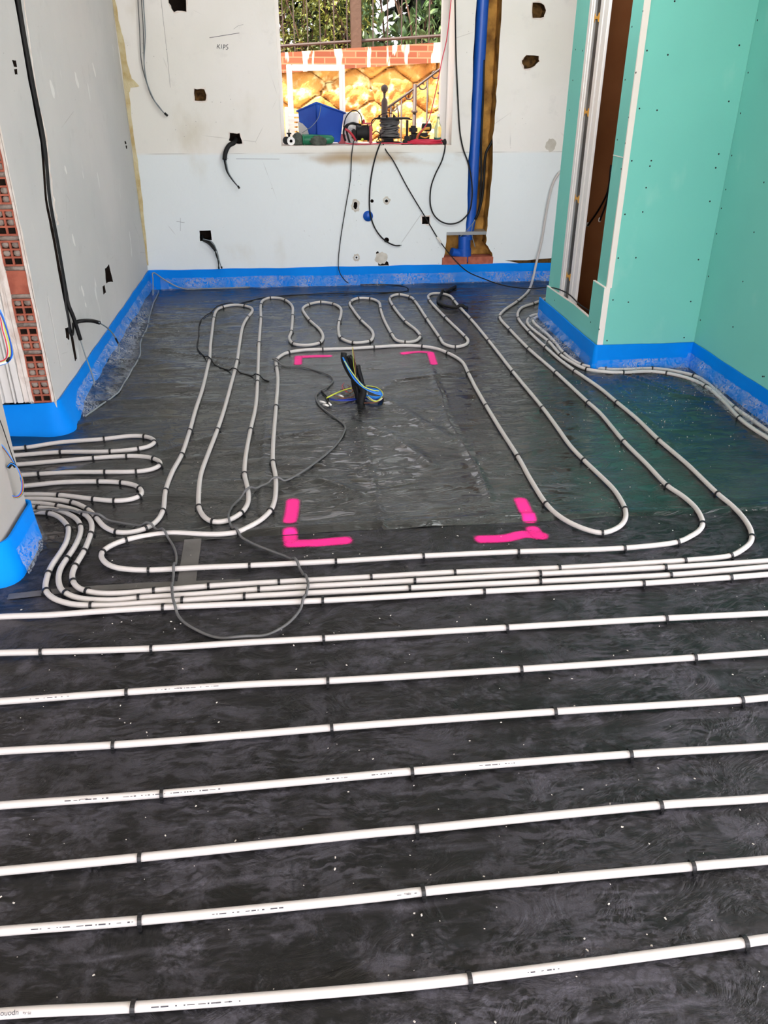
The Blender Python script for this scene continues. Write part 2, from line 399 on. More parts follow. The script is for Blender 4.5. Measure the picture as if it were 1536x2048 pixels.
# value noise
_T = rng.rand(256, 256)
def vn(x, y):
    xi = np.floor(x).astype(int); yi = np.floor(y).astype(int); fx = x-xi; fy = y-yi
    fx = fx*fx*(3-2*fx); fy = fy*fy*(3-2*fy); a = _T[xi % 256, yi % 256]; b = _T[(xi+1) % 256, yi % 256]; c = _T[xi % 256, (yi+1) % 256]; d = _T[(xi+1) % 256, (yi+1) % 256]
    return (a*(1-fx)+b*fx)*(1-fy)+(c*(1-fx)+d*fx)*fy
def ridge(x, y): return 1-np.abs(2*vn(x, y)-1)
# ------------------------------------------------------------------ room shell
YB = 6.615; XL = -1.134; YL = 3.70; XB = 1.717; YBOX = 4.35; YBF = 5.37; XW = 2.287; ZC = 2.75
struct('floor', B(-4.2, XW+.9, -2.6, YB+.36, -.16, -.03), 'mortar')
struct('ground', B(-9, 9, YB+.36, 14, .2, .30), 'ground_pale')
struct('terrace', B(-9, 9, -12, -2.6, -.16, -.03), 'ground_pale')
struct('terrace_side', B(XW+.9, 9, -2.6, 2.6, -.16, -.03), 'ground_pale')
struct('ceiling', B(-4.2, XW+.9, -2.6, YB+.36, ZC, ZC+.2), 'ceiling_white')
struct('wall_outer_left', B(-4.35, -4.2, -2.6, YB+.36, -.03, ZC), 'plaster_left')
struct('wall_passage', B(XW+.75, XW+.9, YBOX, YB, -.03, ZC), 'plaster_back')
# wall_back with its window, sockets, pipe chase
bm = B(-4.2, XW+.9, YB, YB+.36, -.03, ZC)
wb = struct('wall_back', bm, ['plaster_back', 'hole_dark', 'hole_brown', 'foam_ochre'])
wz = onY(730, 292, YB)[2]
c = bmesh.new(); prism(c, [(-.040, wz), (1.243, wz), (1.238, 2.35), (-.036, 2.35)], 'Y', YB-.1, YB+.5); cut(wb, c)
def hole(pxs, depth, seed, amp=.005, n=3):
    pts = [onY(a, b, YB) for a, b in pxs]; return rough_poly([(p[0], p[2]) for p in pts], n, amp, seed), depth
HOLES = [
 hole([(338, -40), (370, -40), (372, 22), (347, 23), (338, 5)], .10, 1, .004), hole([(388, 178), (408, 178), (413, 190), (411, 201), (390, 202)], .07, 2, .003),
 hole([(460, 266), (480, 267), (484, 287), (466, 288), (458, 280)], .09, 3, .003), hole([(399, 461), (421, 461), (424, 480), (400, 482)], .09, 4, .002),
 hole([(1065, 6), (1085, 7), (1092, 20), (1088, 35), (1065, 35)], .09, 5, .004), hole([(1043, 122), (1053, 111), (1077, 112), (1078, 122), (1064, 136), (1048, 137)], .08, 6, .004),
 hole([(844, 433), (859, 433), (859, 448), (844, 448)], .08, 7, .001), hole([(708, 403), (714, 402), (715, 413), (711, 422), (707, 414)], .04, 8, .001),
 hole([(752, 505), (756, 502), (764, 517), (776, 524), (778, 531), (757, 531)], .02, 9, .001),
]
HOLES2 = [
 hole([(1100, 533), (1080, 536), (1040, 527), (1010, 521), (1075, 519), (1150, 510), (1150, 540)], .03, 12, .003),
]
c = bmesh.new()
for poly, dp in HOLES+HOLES2: prism(c, poly, 'Y', YB-.05, YB+dp)
def disc_cut(c, px, py, r, dp):
    p = onY(px, py, YB); prism(c, [(p[0]+r*cos(a*pi/8), p[2]+r*sin(a*pi/8)) for a in range(16)], 'Y', YB-.05, YB+dp)
for px, py, r in ((744, 402, .013), (773, 402, .012), (773, 480, .020), (713, 515, .008)): disc_cut(c, px, py, r, .06)
pb = onY(736, 432, YB); disc_cut(c, 736, 432, .039, .10)
cut(wb, c)
inner_mat(wb, lambda p, n: p.y > YB+.004 and p.y < YB+.2 and p.x < 1.25 and not (-.045 < p.x < 1.25 and wz-.01 < p.z < 2.36), 1)
inner_mat(wb, lambda p, n: p.y > YB+.004 and p.y < YB+.2 and p.x > 1.25, 2)
inner_mat(wb, lambda p, n: p.y > YB+.004 and p.y < YB+.2 and abs(p.x-(-.61)) < .06 and p.z > 1.1, 2)
# chase for the drain pipe
L = [onY(*q, YB) for q in ((956, -60), (953, 0), (945, 150), (941, 265), (936, 340), (934, 438), (931, 463), (893, 465), (891, 505), (884, 528))]
R = [onY(*q, YB) for q in ((986, 528), (984, 505), (972, 487), (973, 465), (979, 410), (984, 342), (986, 273), (991, 219), (995, 153), (1005, 0), (1009, -60))]
top = [(1.37, 2.74), (1.60, 2.74)]
poly = [(p[0], p[2]) for p in R]+[top[1], top[0]]+[(p[0], p[2]) for p in L]
c = bmesh.new(); prism(c, rough_poly(poly, 4, .004, 21), 'Y', YB-.05, YB+.15); cut(wb, c)
inner_mat(wb, lambda p, n: p.y > YB+.004 and p.y < YB+.2 and 1.2 < p.x < 1.66 and p.z < 2.74 and not (p.x < 1.27 and p.z > .6), 3)
# fresh plaster rims around the rough openings, all one surface dressing
bm = bmesh.new()
def rim(bm, poly, w, seed, off=.002):
    r = random.Random(seed); n = len(poly); cx = sum(p[0] for p in poly)/n; cz = sum(p[1] for p in poly)/n; A = []; C = []
    for p in poly:
        d = Vector((p[0]-cx, p[1]-cz)); d.normalize(); k = w*r.uniform(.1, 1.0)
        A.append(bm.verts.new((p[0], YB-off, p[1]))); C.append(bm.verts.new((p[0]+d.x*k, YB-.0005, p[1]+d.y*k)))
    for i in range(n): bm.faces.new((A[i], A[(i+1) % n], C[(i+1) % n], C[i]))
for i in (0, 1, 2, 4, 5, 6): rim(bm, HOLES[i][0], .016, 40+i)
obj('plaster_rim', bm, 'plaster_white', wb)
# grey patches of old filler
bm = bmesh.new()
def patch(bm, px, py, rx, rz, seed, off=.0012):
    p = onY(px, py, YB); r = random.Random(seed); v = [bm.verts.new((p[0]+rx*cos(a*pi/9)*r.uniform(.75, 1.1), YB-off, p[2]+rz*sin(a*pi/9)*r.uniform(.8, 1.1))) for a in range(18)]; bm.faces.new(v)
for q in ((711, 411, .035, .05, 1), (773, 401, .03, .03, 2), (713, 515, .028, .032, 3)):
    p = onY(q[0], q[1], YB); r = random.Random(q[4]); A = []; C = []; r0 = .014 if q[0] != 711 else .018
    for a in range(20):
        A.append(bm.verts.new((p[0]+r0*cos(a*pi/10), YB-.0015, p[2]+r0*1.5*sin(a*pi/10) if q[0] == 711 else p[2]+r0*sin(a*pi/10))))
        k = r.uniform(.8, 1.1); C.append(bm.verts.new((p[0]+q[2]*cos(a*pi/10)*k, YB-.0008, p[2]+q[3]*sin(a*pi/10)*k)))
    for a in range(20): bm.faces.new((A[a], A[(a+1) % 20], C[(a+1) % 20], C[a]))
patch(bm, 762, 516, .055, .05, 5, .0008); patch(bm, 1102, 290, .045, .05, 7)
mat('filler', (190, 184, 172), .95, .1, col2=(206, 202, 192), nscale=20)
obj('filler_patch', bm, 'filler', wb)
# ochre foam left in the corner
bm = bmesh.new()
fp = [(224, -20), (231, 0), (237, 40), (247, 75), (252, 110), (258, 140), (264, 158), (279, 172), (262, 176), (258, 186), (261, 215), (268, 270), (275, 320), (283, 380), (290, 450), (297, 530), (293, 530), (285, 470), (272, 360), (262, 280), (252, 200), (240, 110), (232, 50), (221, -20)]
pr = [onY(a, b, YB) for a, b in fp]; prism(bm, rough_poly([(max(p[0], XL+.001), p[2]) for p in pr], 3, .003, 5), 'Y', YB-.006, YB+.001)
mat('filler_ochre', (208, 196, 158), .9, .1, col2=(186, 164, 116), nscale=12, bump=.7, bscale=50)
obj('corner_filler', bm, 'filler_ochre', wb)
# pencil marks and the handwritten word
def stroke(bm, pts, w=.0022):
    P = [onY(a, b, YB) for a, b in pts]
    for a, b in zip(P, P[1:]):
        d = (b-a).normalized(); n = Vector((-d.z, 0, d.x))*w/2; y = Vector((0, -.0016, 0))
        bm.faces.new([bm.verts.new(q+y) for q in (a-n-d*w*.3, b-n+d*w*.3, b+n+d*w*.3, a+n-d*w*.3)])
bm = bmesh.new()
def hw(x, y): return (220+x/4.518, y/4.517)
for s in ([(972, 402), (967, 438)], [(992, 402), (975, 420), (995, 438)], [(1008, 402), (1009, 438)], [(1028, 404), (1024, 446)], [(1028, 404), (1042, 410), (1040, 424), (1028, 428)], [(1066, 402), (1052, 410), (1056, 424), (1068, 434), (1058, 448), (1048, 446)]):
    stroke(bm, [hw(*p) for p in s], .0034)
obj('handwriting', bm, 'ink', wb)
bm = bmesh.new()
stroke(bm, [hw(900, 341), hw(1168, 298)], .003); stroke(bm, [hw(1118, 262), hw(1160, 232), hw(1205, 222)], .0012)
stroke(bm, [hw(462, 0), hw(520, 520), hw(545, 790)], .0014); stroke(bm, [(353, 443), (369, 445)], .0018); stroke(bm, [(361, 436), (361, 462)], .0014)
stroke(bm, [hw(1140, 1434), hw(1530, 1437)], .002)
obj('pencil_line', bm, 'ink', wb)
# window
wf = struct('window_1', prism(bmesh.new(), [(1.195, wz+.004), (1.242, wz+.004), (1.238, 2.345), (1.19, 2.345)], 'Y', YB+.27, YB+.34), 'alu_white')
box(b := bmesh.new(), -.039, -.012, YB+.27, YB+.34, wz+.004, 2.345); obj('window_jamb', b, 'alu_white', wf)
obj('window_head', B(-.012, 1.19, YB+.27, YB+.34, 2.29, 2.345), 'alu_white', wf)
obj('window_sill', B(-.037, 1.24, YB+.005, YB+.39, wz-.0005, wz+.0035), 'plaster_white', wf)
bm = B(-.037, -.012, YB-.002, YB+.24, wz+.004, 2.345); 

# left wall with its cable chase and the hollow brick end
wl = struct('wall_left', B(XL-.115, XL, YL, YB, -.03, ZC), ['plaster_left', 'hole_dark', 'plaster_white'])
c = bmesh.new()
ch = [(20, -120), (33, 0), (60, 160), (84, 285), (92, 400), (108, 480), (128, 590), (152, 720)]
ws = [.030, .030, .028, .026, .020, .024, .026, .022]
A = []; C = []
for (a, b), w in zip(ch, ws):
    p = onX(a, b, XL); A.append((p[1]-w, p[2])); C.append((p[1]+w, p[2]))
poly = A+C[::-1]; CHASE = [onX(a, b, XL) for a, b in ch]
prism(c, rough_poly(poly, 4, .003, 31), 'X', XL-.045, XL+.05)
def hx(pxs, dp, seed, amp=.003):
    P = [onX(a, b, XL) for a, b in pxs]; return prism(c, rough_poly([(p[1], p[2]) for p in P], 3, amp, seed), 'X', XL-dp, XL+.05)
hx([(210, 538), (218, 529), (226, 563), (212, 566)], .06, 1); hx([(205, 573), (209, 570), (212, 585), (207, 589)], .03, 2, .002)
hx([(24, 120), (32, 121), (34, 134), (28, 134)], .05, 3, .001); hx([(28, 138), (34, 138), (35, 149), (30, 149)], .05, 4, .001)
hx([(249, 282), (252, 283), (253, 288), (250, 288)], .04, 5, .001); hx([(251, 291), (254, 291), (254, 298), (252, 297)], .04, 6, .001)
hx([(130, 655), (138, 654), (139, 680), (132, 676)], .03, 7, .004)
cut(wl, c)
inner_mat(wl, lambda p, n: XL-.1 < p.x < XL-.0005 and YL+.01 < p.y < YB-.01 and p.z < ZC-.01 and p.z > 0, 1)
# bright broken plaster lip along the chase
bm = bmesh.new(); r = random.Random(5)
lip = [(48, -20), (46, 0), (62, 120), (75, 200), (88, 285), (100, 380), (106, 430), (112, 455)]
prev = None
for i in range(len(lip)-1):
    for k in range(5):
        t = k/5; a = lip[i][0]*(1-t)+lip[i+1][0]*t; b = lip[i][1]*(1-t)+lip[i+1][1]*t
        w = (2.0 if b < 220 else 6.5)*r.uniform(.6, 1.2); p = onX(a-1.5, b, XL); q = onX(a+w, b, XL)
        v = (bm.verts.new(p+Vector((-.004, 0, 0))), bm.verts.new(q+Vector((.002, 0, 0))))
        if prev: bm.faces.new((prev[0], prev[1], v[1], v[0]))
        prev = v
obj('plaster_lip', bm, 'plaster_white', wl)
# scuffs on the left wall
bm = bmesh.new()
for px, py, w, h, s in ((153, 160, 6, 34, 1), (104, 178, 7, 38, 2), (131, 340, 4, 18, 3), (147, 480, 4, 26, 4), (165, 582, 4, 22, 5), (188, 140, 3, 30, 6), (171, 610, 3, 10, 7)):
    r = random.Random(s); vs = []
    for a in range(14):
        x = px+w*.5*cos(a*pi/7)*r.uniform(.6, 1.1)+ (h*.12)*sin(a*pi/7); y = py+h*.5*sin(a*pi/7); vs.append(bm.verts.new(onX(x, y, XL)+Vector((.001, 0, 0))))
    bm.faces.new(vs)
q = [onX(a, b, XL)+Vector((.0012, 0, 0)) for a, b in ((94, 592), (95.5, 592), (122.5, 733), (121, 733))]; bm.faces.new([bm.verts.new(p) for p in q])
mat('scuff', (222, 220, 216), .9, .1); obj('scuff_mark', bm, 'scuff', wl)
# the broken wall end: plaster skin, hollow bricks, mortar
bm = bmesh.new(); x0 = XL-.098; x1 = XL-.012; r = random.Random(3); z = .155; course = 1
mm = bmesh.new(); holes = bmesh.new()
while z < 1.9:
    h = .105 if course % 5 else .10; w0 = x0; w1 = x1; bw = .0075
    solid = course in (5,)
    if solid: box(bm, w0, w1, YL-.010, YL-.001, z, z+h, .002)
    else:
        for i in range(3): xx = w0+(w1-w0-bw)*i/2; box(bm, xx, xx+bw, YL-.012, YL-.001, z, z+h)
        for i in range(4): zz = z+(h-bw)*i/3; box(bm, w0, w1, YL-.0125, YL-.001, zz, zz+bw)
        for i in range(2):
            for j in range(3):
                fill = (course*7+i*3+j*5) % 3
                xa = w0+(w1-w0)/2*i+.006; za = z+h/3*j+.005
                if fill == 0 and course % 2 == 0: continue
                if fill == 1 and course % 2: continue
                s = bmesh.ops.create_uvsphere(mm, u_segments=8, v_segments=6, radius=1)['verts']
                bmesh.ops.scale(mm, vec=(.018, .008, .014), verts=s); bmesh.ops.translate(mm, vec=(xa+.016, YL-.004+r.uniform(-.002, .002), za+.013), verts=s)
    box(mm, w0-.004, w1+.006, YL-.008, YL, z+h, z+h+.02, .003)
    z += h+.02; course += 1
box(holes, x0, x1, YL-.0015, YL, .0, 1.95)
jb = obj('brick_course', bm, 'brick', wl); obj('mortar_joint', mm, 'mortar', wl, smooth=True); obj('brick_cavity', holes, 'hole_dark', wl)
bm = bmesh.new()
prism(bm, rough_poly([(XL-.013, .157), (XL+.001, .157), (XL+.001, 1.95), (XL-.013, 1.95)], 40, .0022, 8), 'Y', YL-.014, YL+.001)
prism(bm, rough_poly([(XL-.135, .16), (XL-.096, .16), (XL-.096, 1.95), (XL-.135, 1.95)], 40, .003, 9), 'Y', YL-.016, YL+.001)
obj('plaster_edge', bm, 'plaster_white', wl)
# doorway beyond, with its white frame
xd = XL-.135
d1 = struct('door_1', B(xd-.115, xd-.001, YL-.010, YL+.10, .16, 2.1), 'alu_white')
bm = bmesh.new()
for i, (a, b, dy) in enumerate(((.004, .03, .022), (.036, .044, .028), (.05, .085, .016), (.09, .112, .030))): box(bm, xd-b, xd-a, YL-dy, YL-.009, .16, 2.1, .002)
obj('door_frame', bm, 'alu_white', d1)
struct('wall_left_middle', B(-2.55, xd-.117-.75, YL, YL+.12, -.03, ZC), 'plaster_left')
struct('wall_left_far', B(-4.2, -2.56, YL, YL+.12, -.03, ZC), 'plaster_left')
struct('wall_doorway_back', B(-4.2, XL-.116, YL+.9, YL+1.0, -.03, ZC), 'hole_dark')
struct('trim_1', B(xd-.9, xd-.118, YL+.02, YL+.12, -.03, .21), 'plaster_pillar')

# pillar on the left
XP = -1.0; PY0, PY1 = 2.40, 2.69
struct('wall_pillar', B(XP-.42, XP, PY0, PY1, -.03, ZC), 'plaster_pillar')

# right wall, and the boarded box with the open niche
wr = struct('wall_right', B(XW, XW+.0125, 2.5, YBOX+.2, -.03, ZC), ['board_green'])
struct('wall_right_outer', B(XW+.0135, XW+.12, 2.5, YBOX+.2, -.03, ZC), 'board_core')
NI0, NI1, NZ = 4.49, 5.14, .262
wp = struct('wall_partition', B(XB+.001, XB+.0135, NI1, YBF, -.03, ZC), 'board_green')
fb = obj('front_board', B(XB+.015, XW-.001, YBOX-.0125, YBOX, -.03, ZC), 'board_green', wp)
obj('back_board', B(XB+.015, XW-.001, YBF-.0125, YBF, -.03, ZC), 'board_green', wp)
zs = onX(1228, 311, XB)[2]; zt = onX(1193, 563, XB)[2]
yst = .022
obj('near_board', B(XB+.001, XB+.0135, YBOX, NI0, zs+.003, ZC), 'board_green', wp)
obj('near_board', B(XB+.001, XB+.0135, YBOX, NI0, zt+.001, zs-.001), 'board_green', wp)
bm = bmesh.new(); prism(bm, [(YBOX-.008, -.03), (YBF, -.03), (YBF, NZ-.015), (5.0, NZ-.005), (4.8, NZ+.003), (NI0+.03, NZ-.004), (NI0+.028, zt), (YBOX-.008, zt)], 'X', XB-.012, XB+.0005)
obj('lower_board', bm, 'board_green', wp)
# pale raw edges of the boards
bm = bmesh.new()
box(bm, XB-.0125, XB+.001, YBOX-.0085, NI0+.029, zt, zt+.0035)
prism(bm, [(YBF, NZ-.015), (5.0, NZ-.005), (4.8, NZ+.003), (NI0+.03, NZ-.004), (NI0+.03, NZ+.0005), (4.8, NZ+.0075), (5.0, NZ-.0005), (YBF, NZ-.0105)], 'X', XB-.0125, XB+.001)
box(bm, XB-.001, XB+.014, YBOX, NI0, zs-.001, zs+.003)
obj('board_edge', bm, 'board_core', wp)
bm = bmesh.new(); prism(bm, [(XB-.012, YBOX-.016), (XB+.022, YBOX-.016), (XB+.022, YBOX-.012), (XB+.0, YBOX-.0)], 'Z', .10, zt)
prism(bm, rough_poly([(XB+.0, YBOX-.0155), (XB+.030, YBOX-.0155), (XB+.030, YBOX-.012), (XB+.0, YBOX-.004)], 1, .0, 4), 'Z', zt, ZC)
obj('corner_bead', bm, 'board_core', wp)
# brown inside faces of the niche
bm = bmesh.new(); xi = XB+.44
box(bm, xi, xi+.01, YBOX, YBF-.013, 0, ZC); box(bm, XB+.014, xi, YBOX+.001, YBOX+.011, 0, ZC); box(bm, XB+.014, xi, YBF-.026, YBF-.014, 0, ZC); box(bm, XB+.014, xi, YBOX, YBF-.02, 0, .02)
obj('niche_lining', bm, 'brown_board', wp)
mat('line_green', (96, 110, 66), .7, .2)
bm = bmesh.new()
for zz in (.27, 1.48): box(bm, xi-.002, xi, YBOX+.01, YBF-.03, zz, zz+.006); box(bm, xi-.002, xi, YBOX+.01, YBF-.03, zz+.016, zz+.020)
obj('board_seam', bm, 'line_green', wp)
# screws
sm = LA([(.0045, -.001), (.0042, .0008), (.002, .0014)], 8)
sc0 = obj('screw', sm, 'cable_black', wp)
def scr(p, n):
    global sc0
    o = sc0 if not sc0.get('u') else dup(sc0, wp)
    sc0['u'] = 1; o.location = p; o.rotation_euler = Vector(n).to_track_quat('Z', 'Y').to_euler()
S = 2.9254
for x, y in ((788, 7), (1166, 265), (626, 296), (748, 321), (582, 635), (685, 645), (1105, 593), (1046, 901), (537, 941), (651, 940), (643, 972), (1028, 982), (621, 1098), (994, 1178), (497, 1254), (601, 1240), (458, 1510), (561, 1508), (927, 1519), (427, 1755), (517, 1768), (882, 1764), (392, 1993), (843, 1975)):
    scr(onY(1080+x/S, y/S, YBOX-.0127), (0, -1, 0))
for x, y in ((603, 65), (538, 157), (561, 425), (498, 467), (519, 687), (452, 818), (499, 838), (475, 988), (208, 290), (248, 297), (192, 470), (172, 645)):
    scr(onX(1080+x/S, y/S, XB+.0008), (-1, 0, 0))
for x, y in ((296, 1885), (346, 1927), (85, 1757)): scr(onX(1080+x/S, y/S, XB-.0124), (-1, 0, 0))
sr0 = obj('screw', LA([(.0045, -.001), (.0042, .0008), (.002, .0014)], 8), 'cable_black', wr); first = True
for x, y in [(1080+a/S, b/S) for a, b in ((1218, 425), (1173, 663), (1122, 910), (1087, 1109), (1310, 1067), (1061, 1219), (1252, 1359), (1034, 1368), (986, 1617), (1187, 1647), (938, 1873), (1129, 1912), (1272, 118))]+[(1466, 654), (1525, 753), (1528, 753)]:
    o = sr0 if first else dup(sr0, wr); first = False
    o.location = onX(x, y, XW-.0002); o.rotation_euler = Vector((-1, 0, 0)).to_track_quat('Z', 'Y').to_euler()
del sc0['u']
# sliding door pocket frame standing in the niche
pf = thing('pocket_door_frame', 'white metal pocket door frame with black gasket standing in the green board niche', 'door frame', (XB+.03, 5.05, .25))
def ff(name, bm, m, **k): return under(obj(name, bm, m, None, **k), pf)
def yx(px, py): return onX(px, py, XB)[1]
fy = [yx(q, 308) for q in (1148, 1157, 1160, 1167.5, 1172, 1177, 1184.5)]
bm = bmesh.new(); box(bm, XB-.002, XB+.016, fy[1], fy[0], NZ-.006, 2.6, .003); box(bm, XB-.006, XB-.002, fy[1]+.03, fy[1]+.036, NZ, 2.6); ff('frame_post', bm, 'alu_white')
bm = bmesh.new(); box(bm, XB+.002, XB+.016, fy[4], fy[3], NZ-.006, 2.6, .003); box(bm, XB-.004, XB+.014, fy[5]+.012, fy[4]-.012, NZ-.006, 2.6, .003); box(bm, XB-.002, XB+.014, fy[6], fy[5], NZ-.006, 2.6, .003); ff('frame_post', bm, 'alu_white')
ff('gasket', B(XB+.008, XB+.02, fy[3]+.001, fy[1]-.001, NZ-.004, 2.6), 'bitumen')
ff('frame_groove', B(XB+.004, XB+.009, fy[2], fy[1]-.001, NZ-.004, 2.6), 'grey_metal')
for i, (px, py) in enumerate(((1193, 36), (1172, 224), (1153.5, 396), (1137, 551))):
    q = onX(px, py, XB+.012); zz = q[2]; w = .022; yc = (fy[3]+fy[1])/2
    bm = bmesh.new(); prism(bm, [(yc-.034, zz-w), (yc-.018, zz-.006), (yc+.018, zz-.006), (yc+.034, zz-w), (yc+.034, zz+w), (yc+.018, zz+.006), (yc-.018, zz+.006), (yc-.034, zz+w)], 'X', XB+.002, XB+.008)
    o = ff('spacer_clip', bm, 'orange_clip')
    if i == 0: o['label'] = 'orange spacer clips on the gasket'
# cables lying in the niche
cb = obj('niche_cable', T(spline([onX(1180, 480, XB+.2)+Vector((0, 0, .5)), onX(1222, 330, XB+.2), onX(1216, 380, XB+.2), onX(1200, 415, XB+.2), onX(1175, 452, XB+.2)][1:], .02), .006), 'cable_black')
tag(cb, 'thin black cable with white tip hanging inside the brown niche', 'cable')
cp = onX(1175, 453, XB+.2); obj('cable_tip', LA([(.006, 0), (.009, .006), (.009, .02), (.004, .026)], 10, tuple(cp)), 'wire_white', cb)
cb2 = obj('niche_cable', T(spline([onX(1222, 345, XB+.15), onX(1214, 400, XB+.15), onX(1199, 443, XB+.15)], .02), .006), 'cable_black')
tag(cb2, 'short black cable hanging against the near side of the brown niche', 'cable')
cp = onX(1199, 444, XB+.15); obj('cable_tip', LA([(.005, 0), (.008, .006), (.008, .02), (.004, .026)], 10, tuple(cp)), 'wire_white', cb2)
# ------------------------------------------------------------------ black sheets on the floor
def seg_d(x, y, a, b):
    ax, ay = a; bx, by = b; L2 = (bx-ax)**2+(by-ay)**2+1e-9; t = np.clip(((x-ax)*(bx-ax)+(y-ay)*(by-ay))/L2, 0, 1)
    return np.hypot(x-ax-t*(bx-ax), y-ay-t*(by-ay)), t
def f2(px, py): p = F(px, py); return (p[0], p[1])
YS = F(900, 1052)[1]
FOLDS = [ # pixel polyline, width, height
 ([(545, 600), (540, 700), (531, 900), (522, 1030)], .007, .006), ([(553, 730), (547, 800), (533, 960)], .010, .003),
 ([(717, 810), (725, 880), (745, 970), (760, 1055)], .010, .008), ([(727, 840), (738, 930), (755, 1010)], .012, -.006),
 ([(862, 740), (900, 850), (950, 930), (980, 1000)], .016, .007), ([(300, 650), (440, 668), (530, 682)], .008, -.006), ([(420, 720), (480, 745), (540, 765)], .007, .006),
 ([(1225, 750), (1262, 800), (1290, 850)], .006, .006), ([(1260, 748), (1330, 775), (1400, 800)], .007, .007), ([(1290, 746), (1370, 762), (1440, 790)], .008, .007), ([(1240, 750), (1300, 785), (1360, 830)], .006, .005), ([(1150, 745), (1170, 770), (1180, 800)], .006, .004), ([(640, 862), (560, 875), (500, 890)], .014, .007), ([(560, 985), (640, 960), (720, 990), (640, 1010)], .014, .008), ([(420, 640), (330, 650), (290, 660)], .010, .006), ([(440, 870), (380, 890), (330, 905)], .012, .007), ([(640, 930), (560, 935)], .012, .006), ([(300, 700), (420, 715), (520, 722)], .009, .005),
 ([(790, 762), (845, 755), (870, 752), (925, 748)], .016, .009), ([(790, 770), (760, 780)], .02, .006), ([(770, 800), (850, 850), (900, 880)], .03, .008),
 ([(690, 840), (780, 870), (860, 930)], .035, .007), ([(870, 760), (990, 735), (1060, 700)], .03, -.005),
 ([(1200, 745), (1255, 800), (1300, 845), (1340, 890)], .007, .005), ([(1230, 748), (1350, 790), (1440, 800)], .02, .006),
 ([(0, 1245), (150, 1275), (420, 1330)], .03, .006), ([(130, 1330), (240, 1375)], .02, .006), ([(300, 1240), (480, 1300)], .03, .005),
 ([(480, 1485), (580, 1545), (640, 1520), (700, 1480)], .012, .005), ([(0, 1990), (400, 1975), (768, 1918), (1000, 1895), (1536, 1835)], .008, .005),
 ([(350, 1365), (560, 1350), (770, 1325), (1024, 1300), (1200, 1290)], .005, .003), ([(1360, 1325), (1420, 1370), (1480, 1400)], .02, .006),
 ([(1195, 1255), (1240, 1290), (1330, 1310)], .012, .006), ([(620, 1090), (560, 1080)], .02, .003),
]
FOLDW = [([f2(*q) for q in P], w, h) for P, w, h in FOLDS]
def Hmap(x, y, rear):
    x = np.asarray(x, float); y = np.asarray(y, float)
    wx = x+.25*vn(x*1.3+9, y*1.3); wy = y+.16*vn(x*1.1+3, y*1.2+7)
    if rear:
        amp = .35+.9*vn(x*.9+1, y*.9+5)
        h = .0062*amp*(ridge(wx*2.0, wy*8.5)**3.2-.25)+.0034*amp*(ridge(wx*3.0+8, wy*17+3)**3-.25)+.004*(vn(wx*1.7+4, wy*3.3)-.5)
        left = 1/(1+np.exp((x+.15)*6)); h = h*(1+.5*left)
    else:
        amp = .5+.6*vn(x*.9+1, y*.9+5); u = (wx+wy*.6); v = (wy-wx*.45)
        h = .0022*amp*(ridge(u*1.6, v*6)**2.4-.3)+.0014*(ridge(wx*5+3, wy*7)**2-.3)+.003*(vn(wx*1.5, wy*1.9)-.5)
    for P, w, hh in FOLDW:
        for a, b in zip(P, P[1:]):
            if max(a[1], b[1])+.2 < y.min() or min(a[1], b[1])-.2 > y.max(): continue
            d, t = seg_d(x+.02*(vn(y*6, x*6)-.5), y, a, b); h = np.maximum(h, h*.3+hh*1.35*np.exp(-(d/w)**2)) if hh > 0 else h+hh*np.exp(-(d/w)**2)
    return np.clip(h, -.012, .010)
def yseam(x): return YS+.012*np.sin(x*3)+.02*(vn(np.asarray(x)*2.5, np.asarray(x)*0+3)-.5)+.045*(x-.4)*0
def zfloor(x, y):
    return float(Hmap(np.array([x]), np.array([y]), y > YS)[0])
def sheet(name, x0, x1, y0, y1, st, rear, m, zoff, extra=None):
    nx = int((x1-x0)/st); ny = int((y1-y0)/st); X, Y = np.meshgrid(np.linspace(x0, x1, nx+1), np.linspace(y0, y1, ny+1))
    if extra: Y = extra(X, Y)
    Z = Hmap(X, Y, rear)+zoff(X, Y)
    me = bpy.data.meshes.new(name); n = (nx+1)*(ny+1)
    me.vertices.add(n); me.vertices.foreach_set('co', np.stack([X, Y, Z], -1).ravel().astype(np.float32))
    i = np.arange(n).reshape(ny+1, nx+1); q = np.stack([i[:-1, :-1], i[:-1, 1:], i[1:, 1:], i[1:, :-1]], -1).reshape(-1, 4)
    me.loops.add(q.size); me.loops.foreach_set('vertex_index', q.ravel().astype(np.int32)); me.polygons.add(len(q))
    me.polygons.foreach_set('loop_start', np.arange(0, q.size, 4, dtype=np.int32)); me.polygons.foreach_set('loop_total', np.full(len(q), 4, np.int32))
    me.polygons.foreach_set('use_smooth', np.ones(len(q), bool)); me.update(); me.validate(); me.materials.append(MAT[m])
    return link(bpy.data.objects.new(name, me))
# rear sheet overlaps the front one with a turned, shadowy hem
def zr(X, Y):
    d = Y-yseam(X); return .0015+.011*np.exp(-((d-.035)/.022)**2)*(.55+.6*vn(X*3, Y*0+2))-.007*np.exp(-(d/.012)**2)
sr = sheet('plastic_sheet', -2.4, 2.28, YS-.03, YB-.01, .014, True, 'film_rear', zr, lambda X, Y: np.where(Y < YS+.25, yseam(X)-.004+(Y-(YS-.03))*(.25-(yseam(X)-YS)+.004)/.28, Y))
tag(sr, 'crumpled black plastic sheet covering the rear floor up to the back wall', 'plastic sheet')
sf = sheet('plastic_sheet', -2.4, 2.28, -1.6, YS+.12, .018, False, 'film_front', lambda X, Y: -.002-.012*np.clip((Y-YS)/.12, 0, 1))
tag(sf, 'dusty black plastic sheet with shoe prints covering the front floor', 'plastic sheet')
